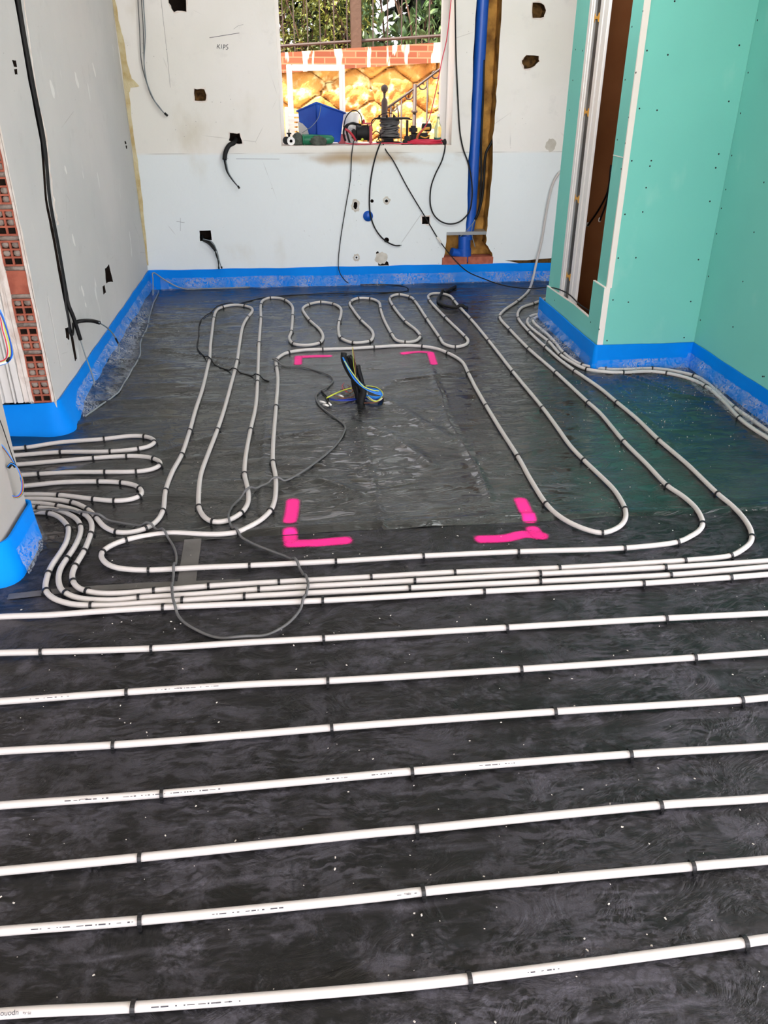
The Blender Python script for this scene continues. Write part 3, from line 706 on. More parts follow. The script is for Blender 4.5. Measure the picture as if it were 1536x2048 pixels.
# back part of floor covered behind the pillar and behind the box
# grey tape joining the sheets
def strip(name, pxs, w, m, z=.0012, label=None, cat=None, ragged=0):
    C = spline([F(a, b) for a, b in pxs], .012, 0); bm = bmesh.new(); prev = None; r = random.Random(2)
    for i in range(len(C)):
        a = C[max(i-1, 0)]; b = C[min(i+1, len(C)-1)]; d = Vector((b[0]-a[0], b[1]-a[1])); d.normalize(); n = Vector((-d.y, d.x)); row = []
        for k in range(5):
            t = (k/4-.5)*w; x, y = C[i][0]+n.x*t, C[i][1]+n.y*t; row.append(bm.verts.new((x, y, zfloor(x, y)+z+(.0045 if y > YS-.02 else -.001))))
        if prev:
            for k in range(4): bm.faces.new((prev[k], prev[k+1], row[k+1], row[k]))
        prev = row
    o = obj(name, bm, m, None, True)
    if label: tag(o, label, cat)
    return o
strip('tape_strip', [(386, 1081), (373, 1166)], .062, 'tape_grey', label='short grey tape strip crossing under the white pipe by the loose grey cable', cat='tape')
strip('tape_strip', [(16, 1194), (150, 1180), (300, 1171), (480, 1164)], .034, 'tape_grey', label='long grey tape strip along the sheet joint beside the pillar', cat='tape')
# ------------------------------------------------------------------ pink sprayed corners
def spray(pxs, w, label):
    bm = bmesh.new(); el = bm.verts.layers.float.new('edge')
    for leg in pxs:
        C = spline([F(a, b) for a, b in leg], .008, 0); n = len(C); prev = None; K = 12; sg = .5*w*2.5
        tang0 = Vector(C[1]-C[0]).normalized(); tang1 = Vector(C[-1]-C[-2]).normalized(); ext = [C[0]-np.array(tang0)*.008*j for j in range(3, 0, -1)]; ext2 = [C[-1]+np.array(tang1)*.008*j for j in range(1, 4)]
        A = np.vstack([ext, C, ext2])
        for i in range(len(A)):
            a = A[max(i-1, 0)]; b = A[min(i+1, len(A)-1)]; d = Vector((b[0]-a[0], b[1]-a[1])); d.normalize(); nn = Vector((-d.y, d.x)); row = []
            endf = min(1, (i+.5)/4, (len(A)-i-.5)/4)
            for k in range(K+1):
                t = (k/K*2-1); x = A[i][0]+nn.x*t*sg; y = A[i][1]+nn.y*t*sg
                v = bm.verts.new((x, y, zfloor(x, y)+.0012+(float(zr(np.array([x]), np.array([y]))[0]) if y > YS-.004 else -.002))); v[el] = endf*max(0, 1-abs(t)**1.7); row.append(v)
            if prev:
                for k in range(K): bm.faces.new((prev[k], prev[k+1], row[k+1], row[k]))
            prev = row
    bm.verts.ensure_lookup_table(); o = obj('spray_mark', bm, 'spray_pink', None, True)
    return tag(o, label, 'paint mark')
spray([[(586, 1002), (583, 1030), (579, 1045)], [(580, 1064), (581, 1083)], [(577, 1087), (620, 1086), (696, 1080)]], .029, 'front left pink sprayed corner mark, the fattest one, nearest the loose cable')
spray([[(1040, 1000), (1060, 1042)], [(1064, 1056), (1078, 1073)], [(958, 1078), (1010, 1076), (1050, 1068), (1088, 1072)]], .029, 'front right pink sprayed corner mark with small pen ticks on it')
spray([[(597, 714), (596, 730)], [(596, 715), (620, 714), (660, 713)]], .026, 'rear left pink sprayed corner mark beside the curved white pipe')
spray([[(805, 708), (835, 705), (861, 706)], [(861, 707), (864, 716), (868, 729)]], .024, 'rear right pink sprayed corner mark beside the curved white pipe')

# ------------------------------------------------------------------ underfloor heating pipes
PR = .0096
def Z(*a):  # decode: a list of (x, y) or (x, y, 1) with a clip
    return list(a)
P_MAIN = [(391,820),(379,863,1),(362.5,911,1),(344,945),(331,981.5,1),(325.5,1022,1),(312.5,1043),(289,1058,1),(260,1065),(232,1064,1),(208,1053),(193,1036,1),(176,1019,1),(146,1005,1),(104,999),(47,998)][::-1]
P_MAIN += [(404.6,778.8),(417,727),(419,720,1),(421,689),(425,656),(427.5,637,1),(434,620),(445,614,1),(469,609.6),(491,612,1),(502.5,616),(504.6,622.5),(495,635,1),(486,652),(479.6,685),(474,722.5,1),(465,758),(448,820),(434.6,860,1),(416,908),(402,948),(397.5,983),(397.5,1013,1),(401,1023),(409.6,1035),(427,1044,1),(453,1041.7),(481,1027,1),(495,1008),(496.7,987.5),(493,966.7),(489,948,1),(491,914.6),(501,860,1),(511,815),(515,764,1),(518,687,1),(521.7,637,1),(521.7,610,1),(526.5,600.6),(541,595.4,1),(559,596.5),(572,601,1),(584,612),(585,632,1),(582.5,664,1),(578.5,676.7),(588,688,1),(605,690.5),(620,690),(639,685.5,1),(646,674.6),(640,660),(621,642,1),(609,626.7),(605.6,617),(617,609,1),(641,604,1),(667,608,1),(680.6,616),(682,629),(678,644,1),(677,662),(682.7,676.7,1),(706.7,685.6,1),(738,682.5,1),(746,673.5),(744,662),(723,641,1),(706.7,620),(700,605,1),(716,596.5,1),(741,597.3,1),(757,604),(761,618,1),(767,637),(784,669,1),(794,681),(810,684.5,1),(828,683),(840,674,1),(834,662),(811,643,1),(787,613,1),(779.6,597,1),(786,591),(798,588.7,1),(821,594,1),(829.6,602,1),(854.6,639,1),(879.6,675.6,1),(890,689),(910,694,1),(931.7,689),(936,681),(932,675,1),(892,636,1),(860,601.5,1),(856.7,592),(865,587),(879.6,586.7),(898,591),(909,602,1),(919,614),(942,638.5,1),(978,682,1),(1026.5,744,1),(1086,816.6,1),(1113,853),(1141.5,892.7),(1168.5,921,1),(1200,951),(1226,977),(1242,1000.5),(1250.5,1019,1),(1250.5,1038),(1237.6,1054),(1203.6,1066,1),(1172,1059),(1139,1045),(1113.4,1028.6),(1093.5,1009,1),(1062,960.6),(1036,913.7,1),(1003,862),(972.6,812,1),(950,773),(937.4,748,1),(924.5,724),(910.5,713.5),(896,706,1),(872,697),(846,692.7,1),(807,691),(749,694,1),(706.7,696.5),(645,698.5,1),(606.7,700),(576,705,1),(561,712),(552.5,721.5,1),(553.5,735,1),(555.6,758),(552,813,1),(546,894),(546,925,1),(551,952),(551.7,977),(549,1002),(541,1021,1),(522,1039.6),(497,1054),(476,1063.5,1),(445,1068),(403,1068),(341,1065.6),(294,1071),(254,1079,1),(224,1090),(204.4,1103.4,1),(202,1112.5),(211,1125.5),(229,1134.6),(260,1139),(297,1140,1),(400,1135),(497,1131,1),(671,1122.5,1),(847,1112,1),(1038,1103.3,1),(1248,1096,1),(1356.7,1083.5,1),(1380,1073),(1397,1062.5),(1405.6,1049,1),(1403,1036),(1390,1014),(1366,992.5),(1335.6,972,1),(1294,929),(1248,883,1),(1200,826),(1177.6,806,1),(1113,746,1),(1058,698,1),(1020.6,659.6,1),(999.5,634,1),(1006.6,622),(1033.5,603,1),(1053.4,586),(1061,573)]
P_E = [(53,1006),(91,1008),(117,1012,1),(146,1019),(170,1029,1),(181,1041),(184,1054),(181.5,1068,1),(167,1104,1),(150,1132.5,1),(144.5,1148),(146,1163,1),(156,1175.5),(172,1182,1),(203,1187),(234,1187),(306,1181.5,1),(419,1172.3,1),(555,1164,1),(745,1153.7,1),(911,1144.3,1),(1120.7,1135.7,1),(1367,1121,1),(1462,1111,1),(1484,1099.7),(1499.7,1086.6),(1504,1074,1),(1499.7,1056),(1484,1032),(1462.5,1010),(1435,987,1),(1375,929),(1318,880,1),(1272,836),(1235,805.5,1),(1199,775.6),(1149.5,741.6,1),(1119,719),(1092,695,1),(1059,664,1),(1037,637,1),(1037,623),(1046,614),(1065,607.5,1),(1091,597.5),(1112,590)]
P_F = [(56,1014),(77,1016,1),(104,1018),(135,1027),(154,1039),(161.5,1054,1),(160,1070),(148,1096),(133,1118,1),(120,1140),(117,1161),(122,1178),(131,1186,1),(156,1196),(195,1200),(234,1200),(278.6,1195.5,1),(400,1188),(520,1178.7,1),(828,1161.7,1),(1082,1148,1),(1332,1135,1),(1536,1121.7)]
P_G = [(58.6,1024),(97,1026,1),(117,1033.5),(133,1049),(136.7,1055,1),(133,1083),(120,1106.5),(104,1130),(96,1148,1),(91,1169),(91.4,1181,1),(104,1195),(130,1205.4),(156,1210),(180,1210.5,1),(221,1210.6),(286.5,1206),(364.6,1201,1),(490,1193,1),(820,1176,1),(1079.7,1163,1),(1338,1150,1),(1536,1133.5)]
P_R1 = [(1088.6,628),(1067.5,630),(1057,637,1),(1054.6,645.5),(1062.8,656),(1098,684,1),(1121.4,710,1),(1142.5,724),(1172,738,1),(1211.6,743.7),(1246,745,1),(1295,742.6),(1333,746,1),(1378,757),(1412.5,773,1),(1447,802),(1479.5,836.7,1),(1505,856.6),(1536,876.5)]
P_R2 = [(1095.6,631.5),(1074.5,634),(1066,641,1),(1072,650),(1091,665.5),(1109.7,684),(1128.4,706.5,1),(1164.8,730,1),(1210,738,1),(1248,739),(1306,737,1),(1342,741),(1389,751.6,1),(1414,766),(1443,791.5),(1470.4,816,1),(1505,840),(1536,862)]
P_ABC = [(22,897),(49,895.5,1),(117,885),(206,878,1),(260,872),(291,873,1),(307,879),(309,885,1),(297,893),(275.5,897.6,1),(219,903,1),(123,904,1),(65,908),(22,911.5)]
P_B = [(34,929),(104,923),(187,916,1),(256,912,1),(286,913),(309,917.6,1),(321,925),(318,932,1),(302,939),(272,943,1),(208,944,1),(143,944.5),(75.5,948,1),(43,950)]
P_C = [(47,972),(117,965),(197,963,1),(243,965,1),(271,971),(281,978,1),(284,985),(279,992.5,1),(260,999),(228,1001.5,1),(186,998,1),(119,990.5,1),(45.5,989)]
ROWS = [
 [(0,1233.6),(104,1229.7),(208,1222),(324,1215,1),(644.7,1201,1),(970,1182.7,1),(1286,1166.7,1),(1458,1155,1),(1536,1149)],
 [(0,1306),(81.7,1304,1),(300,1297,1),(512,1284),(646,1276.7,1),(1013.7,1255,1),(1329,1236.7,1),(1536,1226.7)],
 [(0,1403),(253,1384.3,1),(512,1368),(656,1361.7,1),(1044.7,1338,1),(1390,1315,1),(1536,1305)],
 [(0,1502.5),(226,1490,1),(512,1468),(667,1455,1),(1112,1423,1),(1485,1400,1),(1536,1395)],
 [(0,1611),(325,1587.5,1),(768,1547.5),(823,1542.5,1),(1257,1508.5,1),(1536,1492.5)],
 [(0,1742.5),(279,1715,1),(768,1664),(832,1658.5,1),(1321.5,1610,1),(1536,1596)],
 [(0,1862.5),(278,1841,1),(768,1792.5),(849,1782.5,1),(1388,1732.5,1),(1536,1720)],
 [(0,2027.5),(269,2014,1),(768,1975),(934.5,1957.5,1),(1488,1885,1),(1536,1877.5)]]
ALLP = []
def gp(lst): return [F(q[0], q[1], PR+.003) for q in lst]
clip_me = None
def clip_mesh():
    bm = bmesh.new(); R = PR+.0018; prof = [(-R-.0002, -.012)]+[(-R*cos(a), R*sin(a)) for a in np.linspace(0, pi, 11)]+[(R+.0002, -.012)]; w = .0042; t = .0026
    rows = []
    for i, (x, z) in enumerate(prof):
        s = sqrt(x*x+z*z) if z >= 0 else abs(x); nx, nz = (x/s, z/s) if z >= 0 else (x/abs(x), 0)
        rows.append([bm.verts.new((x, -w, z)), bm.verts.new((x, w, z)), bm.verts.new((x+nx*t, w, z+nz*t)), bm.verts.new((x+nx*t, -w, z+nz*t))])
    for a, b in zip(rows, rows[1:]):
        for k in range(4): bm.faces.new((a[k], a[(k+1) % 4], b[(k+1) % 4], b[k]))
    bm.faces.new(rows[0]); bm.faces.new(rows[-1])
    box(bm, -R-.006, -R-.001, -.003, .003, -.012, -.004); box(bm, R+.001, R+.004, -.0024, .0024, -.012, -.007)
    return bm
def pipe(label, pts, clips, sm=.014, loc=None, name='heating_pipe', group=None):
    C = spline(pts, .011, sm); ALLP.append(C)
    root = obj(name, T(C, PR, 12), 'pipe_white', None, True); tag(root, label, 'pipe', group)
    for q in clips:
        p = np.array(F(q[0], q[1], PR+.003)) if len(q) == 3 and q[2] == 1 and q[0] > 9 else np.array(q)
        i = int(np.argmin(((C-p)**2).sum(1))); d = C[min(i+2, len(C)-1)]-C[max(i-2, 0)]
        global clip_me
        if clip_me is None:
            o = obj('pipe_clip', clip_mesh(), 'black_plastic', root); clip_me = o.data
        else: o = link(bpy.data.objects.new('pipe_clip', clip_me), root)
        a = atan2(d[1], d[0])-pi/2
        if cos(a+pi/2) < 0: a += pi
        o.location = C[i]; o.rotation_euler = (0, 0, a+pi+random.uniform(-.06, .06))
    return root, C
def cl(*L): return [q for l in L for q in l if len(q) == 3]
LX = -2.3
def left(y, z=PR+.003): return Vector((LX, y, z))
# main circuit: from behind the pillar, through every long loop, and up the back wall
m0 = gp(P_MAIN); y0 = m0[0][1]
wpts = [onY(1066, 556, YB-.06), onY(1074, 520, YB-.025), onY(1084, 478, YB-.015), onY(1090, 440, YB-.015), onY(1099, 392, YB-.015), onY(1108, 362, YB-.015), onY(1122, 342, YB-.015), onY(1142, 333, YB-.015), Vector((2.9, YB-.02, .9))]
pipe('long white heating pipe looping round the pink marks and wiring, climbing the back wall', [left(y0-.05), Vector((-1.5, y0-.02, PR+.003))]+m0+wpts, cl(P_MAIN))
e0 = gp(P_E); pipe('white heating pipe crossing the room, farthest of the close runs, ending behind the green box', [left(e0[0][1]-.03), Vector((-1.5, e0[0][1]-.01, PR+.003))]+e0+[Vector((2.3, 5.75, PR+.003)), Vector((2.9, 5.9, PR+.003))], cl(P_E))
def rightloop(A, Bp, off):
    # leaves the frame on the right, turns beside the right wall and comes back
    a = A[-1]; b = Bp[-1]; xm = XW-.05-off
    return A+[Vector((a[0]+.25, a[1]+.01, PR+.003)), Vector((xm-.12, a[1]+.05+off*.2, PR+.003)), Vector((xm, a[1]+.20, PR+.003)), Vector((xm+.0, b[1]-.35, PR+.003))]+Bp[::-1]
f0 = gp(P_F); g0 = gp(P_G); r1 = gp(P_R1); r2 = gp(P_R2)
z_ = PR+.003
pipe('white heating pipe, middle of the close runs, returning along the green walls as outer run', [left(f0[0][1]-.02), Vector((-1.5, f0[0][1], z_))]+rightloop(f0, r1, .07)+[Vector((2.0, 5.6, z_)), Vector((2.9, 5.7, z_))], cl(P_F, P_R1))
pipe('white heating pipe, nearest of the close runs, returning tight against the green walls', [left(g0[0][1]-.01), Vector((-1.5, g0[0][1], z_))]+rightloop(g0, r2, .03)+[Vector((2.05, 5.5, z_)), Vector((2.9, 5.58, z_))], cl(P_G, P_R2))
a0 = gp(P_ABC); b0 = gp(P_B); cc = gp(P_C)
lp = [left(a0[0][1]+.02), Vector((-1.7, a0[0][1]+.01, z_))]+a0+[Vector((-1.7, a0[-1][1], z_)), Vector((-1.95, (a0[-1][1]+b0[0][1])/2, z_)), Vector((-1.7, b0[0][1], z_))]+b0+[Vector((-1.7, b0[-1][1], z_)), Vector((-1.95, (b0[-1][1]+cc[0][1])/2, z_)), Vector((-1.7, cc[0][1], z_))]+cc+[Vector((-1.5, cc[-1][1], z_)), left(cc[-1][1])]
pipe('white heating pipe folding into three flat hairpin loops behind the pillar', lp, cl(P_ABC, P_B, P_C))
pts = []
for i, row in enumerate(ROWS):
    g = gp(row); a = g[0]; b = g[-1]; sl = (b[1]-a[1])/(b[0]-a[0])
    xl, xr = -1.75, 1.98
    ext = [Vector((xl, a[1]+sl*(xl-a[0]), z_))]+g+[Vector((xr, b[1]+sl*(xr-b[0]), z_))]
    if i % 2: ext = ext[::-1]
    if pts:
        p = pts[-1]; q = ext[0]; s = 1 if p[0] > 0 else -1; pts.append(Vector((p[0]+s*abs(p[1]-q[1])*.5, (p[1]+q[1])/2, z_)))
    pts += ext
rowp, RC = pipe('white heating pipe laid in eight wide straight rows across the front of the floor', pts, cl(*ROWS), sm=.02)
# printed lettering on the pipe, upside down as seen by someone facing the window
def on_pipe_text(px, py, s, size, op=1):
    p = F(px, py, PR+.003); i = int(np.argmin(((RC-np.array(p))**2).sum(1))); d = Vector(RC[i+3]-RC[i-3]).normalized()
    if d.x < 0: d = -d
    me = text_mesh(s, size, 'ink'); side = Vector((0, 0, 1)).cross(d); n = (Vector((0, 0, 1))*.76-side*.65).normalized(); u = n.cross(-d)
    o = link(bpy.data.objects.new('printed_text', me), rowp); c = Vector(RC[i])+n*(PR+.0004)
    o.matrix_world = Matrix(((-d.x, u.x, n.x, c.x), (-d.y, u.y, n.y, c.y), (-d.z, u.z, n.z, c.z), (0, 0, 0, 1)))
on_pipe_text(25, 2027, 'uponor', .0125)
for px, py in ((60, 2026), (175, 1595), (358, 1381), (768+45, 1787)): on_pipe_text(px, py, 'PE-Xa' if px != 175 else 'uponor', .006)
def dashes(pxs):
    bm = bmesh.new(); r = random.Random(9)
    for (px, py), L in pxs:
        p = F(px, py, PR+.003); i = int(np.argmin(((RC-np.array(p))**2).sum(1))); x = 0
        sgn = 1 if RC[i+3][0] > RC[i-3][0] else -1; j = i
        while x < L:
            w = r.choice([.003, .005, .009, .014]); j2 = min(len(RC)-4, max(4, i+sgn*int(x/.011))); f = x/.011-int(x/.011); c = Vector(RC[j2])*(1-f)+Vector(RC[j2+sgn])*f; d = Vector(RC[j2+3]-RC[j2-3]).normalized()
            if d.x < 0: d = -d
            side = Vector((0, 0, 1)).cross(d); n = (Vector((0, 0, 1))*.70-side*.71).normalized(); u = n.cross(-d); c = c+n*(PR+.0003)
            hh = r.choice([.0006, .0009, .0012]); bm.faces.new([bm.verts.new(c+d*a+u*b) for a, b in ((0, -hh), (w, -hh), (w, hh), (0, hh))]); x += w+r.choice([.003, .006, .012])
    return bm
obj('printed_dashes', dashes([((132, 1598), .10), ((245, 1594), .22), ((310, 1383), .16), ((60, 1399), .1), ((650, 1560), .05), ((420, 1830), .14), ((60, 1860), .2), ((300, 2012), .14), ((430, 2002), .05), ((768+190, 1535), .09), ((768+20, 1790), .05), ((1050, 1946), .06), ((740, 1550), .05)]), 'ink', rowp)

# ------------------------------------------------------------------ blue edging strips with their clear skirts
def strip_path(pts, r=.05):
    'rounded polyline in plan'
    out = []
    P = [Vector(p) for p in pts]
    for i, p in enumerate(P):
        if i in (0, len(P)-1): out.append(p); continue
        a = (P[i-1]-p).normalized(); b = (P[i+1]-p).normalized(); rr = r[i] if isinstance(r, dict) and i in r else (.012 if isinstance(r, dict) else r)
        for k in range(7):
            t = k/6; out.append((p+a*rr)*(1-t)**2+p*2*t*(1-t)+(p+b*rr)*t*t)
    res = [out[0]]
    for p in out[1:]:
        d = (p-res[-1]).length
        if d < 1e-4: continue
        n = max(1, int(d/.03)); q = res[-1]
        for k in range(1, n+1): res.append(q.lerp(p, k/n))
    return res
def edging(label, pts, side, hh=.15, r=.05, flare=None, seed=0, amp=.003):
    C = strip_path(pts, r); bm = bmesh.new(); prev = None; rr = random.Random(seed); th = .008; L = 0
    for i, p in enumerate(C):
        d = (C[min(i+1, len(C)-1)]-C[max(i-1, 0)]).normalized(); n = Vector((-d.y, d.x))*side
        L += (p-C[i-1]).length if i else 0; fl = flare(p) if flare else 0; row = []
        wob = amp*sin(L*9+seed)+amp*.6*sin(L*23+seed*2)
        for k in range(7):
            t = k/6; o = .004+fl*(1-t)**1.5+wob*(1-t)*1.5; q = p+n*o; row.append(bm.verts.new((q.x, q.y, -.004+(hh+.004+wob*.6)*t)))
        for k in range(6, -1, -1):
            t = k/6; o = .004+th+fl*(1-t)**1.5+wob*(1-t)*1.5; q = p+n*o; row.append(bm.verts.new((q.x, q.y, -.004+(hh+.004+wob*.6)*t)))
        if prev:
            m = len(row)
            for k in range(m): bm.faces.new((prev[k], prev[(k+1) % m], row[(k+1) % m], row[k]))
        else: bm.faces.new(row)
        prev = row
    bm.faces.new(prev)
    o = obj('edging_strip', bm, 'foam_blue', None, True, .6); return tag(o, label, 'edging strip'), C
def skirt(root, C, side, w, z0=.085, rng_=None, seed=0, flare=None, amp=.012, edge=True):
    bm = bmesh.new(); eb = []; prev = None; K = 12; n_ = len(C); lo, hi = rng_ or (0, 1)
    # resample finely
    P = spline([(p.x, p.y, 0) for p in C], .014, .02); P = P[int(lo*len(P)):int(hi*len(P))]
    for i in range(len(P)):
        d = Vector((P[min(i+2, len(P)-1)]-P[max(i-2, 0)])); d.z = 0; d.normalize(); n = Vector((-d.y, d.x, 0))*side; s = i*.014; row = []
        fl = flare(Vector((P[i][0], P[i][1]))) if flare else 0; ww = w(i/len(P)) if callable(w) else w
        ww *= .85+.3*float(vn(np.array([s*3.1+seed]), np.array([seed+.5]))[0])
        zz0 = z0*(.9+.2*float(vn(np.array([s*2.3+seed]), np.array([seed+9.5]))[0]))
        for k in range(K+1):
            t = k/K; o = .016+fl*(.4+.6*t)+ww*t**1.15; z = zz0*(1-t)**1.7+.002
            cr = float(vn(np.array([s*26+seed]), np.array([t*3.3+seed]))[0])-.5; cr2 = float(vn(np.array([s*60+seed+t*5]), np.array([t*9]))[0])-.5
            env = sin(pi*min(1, t*.9+.05)); z += max(-z*.6, (cr*amp*1.6+cr2*amp*.7)*env)+.003*env; o += cr2*amp*.4*env
            q = Vector(P[i])+n*o; row.append(bm.verts.new((q.x, q.y, max(.001, z))))
        eb.append(row[-1].co.copy()+Vector((0, 0, .004)))
        if prev:
            for k in range(K): bm.faces.new((prev[k], prev[k+1], row[k+1], row[k]))
        prev = row
    o = obj('film_skirt', bm, 'film_clear', root, True); o['label'] = 'clear crinkled plastic skirt'
    if edge: obj('film_hem', T(eb[::2], .0045, 6), 'film_edge', root, True)
def fl1(p): # the strip swings out round the broken wall end
    d = (Vector((XL+.01, YL)) - p).length; return .055*max(0, 1-d/.55)
e1, C1 = edging('blue foam edging strip running from the broken brick wall end along left and back walls', [(-2.5, YL), (XL, YL), (XL, YB), (2.95, YB)], -1, r={1: .05, 2: .012}, flare=fl1, seed=1)
n1 = len(spline([(p.x, p.y, 0) for p in C1], .014, .02)); tot = n1*.014
la = 1.366/tot; lb = (1.366+2.9)/tot
skirt(e1, C1, -1, lambda t: .05+.11*min(1, t/.12)*min(1, (1-t)/.7+.05), z0=.095, rng_=(la+.02, lb-.005), seed=3, amp=.022)
skirt(e1, C1, -1, .045, z0=.10, rng_=(.28, la+.02), seed=6, flare=fl1, amp=.018, edge=False)
skirt(e1, C1, -1, .035, z0=.085, rng_=(lb+.01, .985), seed=9, amp=.010, edge=False)
# the loose hem lifted in the far corner
o = obj('film_hem', T(spline([onY(306, 590, YB-.32), onY(306, 560, YB-.1), onY(306, 545, YB-.03), onY(330, 560, YB-.05), onY(362, 576, YB-.05), F(420, 577, .01), F(500, 574, .008)], .02), .005, 6), 'film_edge', e1, True)
e2, C2 = edging('blue foam edging strip around the green boarded box and along the green right wall', [(XB-.014, YBF+.1), (XB-.014, YBOX-.014), (XW, YBOX-.014), (XW, 2.5)], -1, r={1: .01, 2: .01}, seed=4, amp=.002)
n2 = len(spline([(p.x, p.y, 0) for p in C2], .014, .02))*.014
ka = 1.12/n2; kb = (1.12+.58)/n2
skirt(e2, C2, -1, lambda t: .10+.04*sin(t*5), z0=.07, rng_=(.0, ka), seed=12, amp=.024, edge=False)
skirt(e2, C2, -1, .06, z0=.06, rng_=(ka, kb), seed=15, amp=.014, edge=False)
skirt(e2, C2, -1, lambda t: .12, z0=.085, rng_=(kb, .99), seed=18, amp=.022, edge=False)
pts = [(XP-.45, PY1+.006), (XP+.012, PY1+.006), (XP+.012, PY0-.022), (XP-.45, PY0-.022)]
def fl3(p): return .016
e3, C3 = edging('blue foam edging strip wrapped round the foot of the grey pillar', pts, 1, r={1: .03, 2: .06}, flare=fl3, seed=7, amp=.003)
skirt(e3, C3, 1, .012, z0=.10, rng_=(.36, .60), seed=21, flare=fl3, amp=.014, edge=False)
# ------------------------------------------------------------------ drain pipe in the wall chase
YC = YB+.062
dp = thing('drain_pipe', 'thick blue plastic drain pipe standing in the ochre chase right of the window', 'pipe', tuple(onY(929, 520, YC)))
def dd(name, bm, m, root=None, **k): return under(obj(name, bm, m, None, **k), root or dp)
pa, pb2, pc = onY(970, -80, YC), onY(941, 438, YC), onY(934, 478, YC)
dd('pipe_length', T([pa, pb2, pc], .044, 28), 'pvc_blue', smooth=True, ang=.6)
q0, q1, q2 = onY(929, 471, YC), onY(928.5, 498, YC), onY(928.5, 522, YC)
dd('coupling', T([q0, q1], .050, 28), 'pvc_blue', smooth=True, ang=.6)
dd('coupling', T([q1+Vector((0, 0, .006)), q1, q2], .056, 28), 'pvc_blue', smooth=True, ang=.6)
dd('branch_socket', T([onY(926, 512, YC), onY(912, 506, YC-.01), onY(903, 504, YC-.02)], .034, 24), 'pvc_blue', smooth=True, ang=.6)
bp = obj('bracket_plate', B(onY(893, 466, YB)[0], onY(973, 466, YB)[0], YB-.004, YB+.12, onY(930, 470, YB)[2], onY(930, 463.5, YB)[2], .003), 'grey_metal')
tag(bp, 'flat grey metal strip bridging the chase across the blue drain pipe', 'bracket')
for i, (a, b) in enumerate(((884, 934), (936, 986))):
    o = obj('red_brick', B(onY(a, 520, YB)[0], onY(b, 520, YB)[0], YB-.004-.004*i, YB+.11, .10, onY(930, 514, YB)[2], .004), 'brick')
    tag(o, ('red clay brick left of its pair, under the blue drain pipe', 'red clay brick at the foot of the chase, right of the pair beside the branch')[i] if i == 0 else 'red clay brick at the foot of the chase, right one of the pair', 'brick')
def wallcable(name, pxs, r, m, Y, label=None, cat='cable', parent=None, seg=8, dy=None, pre=(), post=()):
    P = list(pre)+[onY(a, b, Y+(dy(i/(len(pxs)-1)) if dy else 0)) for i, (a, b) in enumerate(pxs)]+list(post)
    o = obj(name, T(spline(P, .012, .004), r, seg), m, parent, True)
    if label: tag(o, label, cat)
    return o
c = wallcable('black_conduit', [(968, 120), (966, 200), (962, 301), (962.6, 355), (956, 427), (949, 441)], .008, 'cable_black', YB+.03, 'black conduit in the chase lying close against the blue drain pipe', 'conduit')
wallcable('cable_end', [(949, 441), (944, 449), (932, 462), (920, 473)], .0035, 'wire_grey', YB+.02, parent=c)
c = wallcable('black_conduit', [(988, 276), (980, 290), (972, 306), (968, 355), (964, 397), (955, 430), (950, 439)], .010, 'cable_black', YB+.025, 'black conduit entering the chase from its right edge and bending down', 'conduit')
wallcable('cable_end', [(950, 439), (946, 449), (943.5, 465), (950, 494)], .0035, 'wire_grey', YB+.02, parent=c)
# conduits and wires out of the wall boxes
c = wallcable('black_conduit', [(472, 278), (468, 285.5), (458, 291), (451, 305.5), (449, 320)], .0165, 'cable_black', YB-.02, 'thick black conduit sticking out of the socket hole left of the window', 'conduit', dy=lambda t: .06*(1-t)**3-.02*t, seg=14)
for k, (dx, m) in enumerate(((0, 'cable_black'), (2.2, 'wire_grey'), (-1.5, 'cable_black'))):
    wallcable('wire', [(449+dx, 318), (451+dx, 327.5), (454.6+dx*.8, 343), (466+dx*.4, 361), (478, 375)], .0036, m, YB-.035, parent=c, seg=6)
wallcable('wire_tape', [(476, 372), (479, 377)], .007, 'cable_black', YB-.035, parent=c)
c = wallcable('black_conduit', [(404, 472), (408, 480), (420, 486), (428, 496), (431, 502)], .011, 'cable_black', YB-.015, 'black conduit with loose wires hanging from the low square wall hole', 'conduit', dy=lambda t: .05*(1-t)**3-.015*t, seg=12)
for k, P in enumerate(([(406, 478), (424, 484), (434, 503), (438, 520), (443, 536)], [(428, 498), (433, 508), (436, 522), (438, 537)], [(430, 499), (432, 510), (437, 524), (437, 536)], [(404, 480), (418, 488), (428, 499)])):
    wallcable('wire', P, .0038 if k < 3 else .006, ('wire_grey', 'cable_black', 'cable_black', 'cable_black')[k], YB-.03-.004*k, parent=c, seg=6)
for q in ((443.5, 537), (438, 538)): wallcable('wire_tape', [(q[0]-.6, q[1]-4), q], .0065, 'cable_black', YB-.034, parent=c)
t = thing('hanging_wires', 'three thin grey wires hanging together down the upper left of the back wall', 'wire', tuple(onY(335, 232, YB-.02)))
for P, m, dz in (([(274, -60), (276, 0), (279, 55), (283, 124), (293, 164), (308.5, 201), (326, 223.5)], 'cable_grey', -.018), ([(281, -60), (283, 0), (286.5, 55), (287.5, 95), (290, 144), (302, 190), (324, 221)], 'cable_grey', -.024), ([(284, -60), (286.5, 0), (290.5, 66), (288.6, 133), (295, 168), (313, 208), (328.5, 226)], 'wire_grey', -.03)):
    under(wallcable('wire', P, .0035, m, YB+dz, seg=6), t)
under(wallcable('wire_tip', [(324, 221), (330, 227)], .006, 'wire_white', YB-.026), t); under(wallcable('wire_tip', [(329, 226), (335.5, 232)], .008, 'cable_black', YB-.026), t)
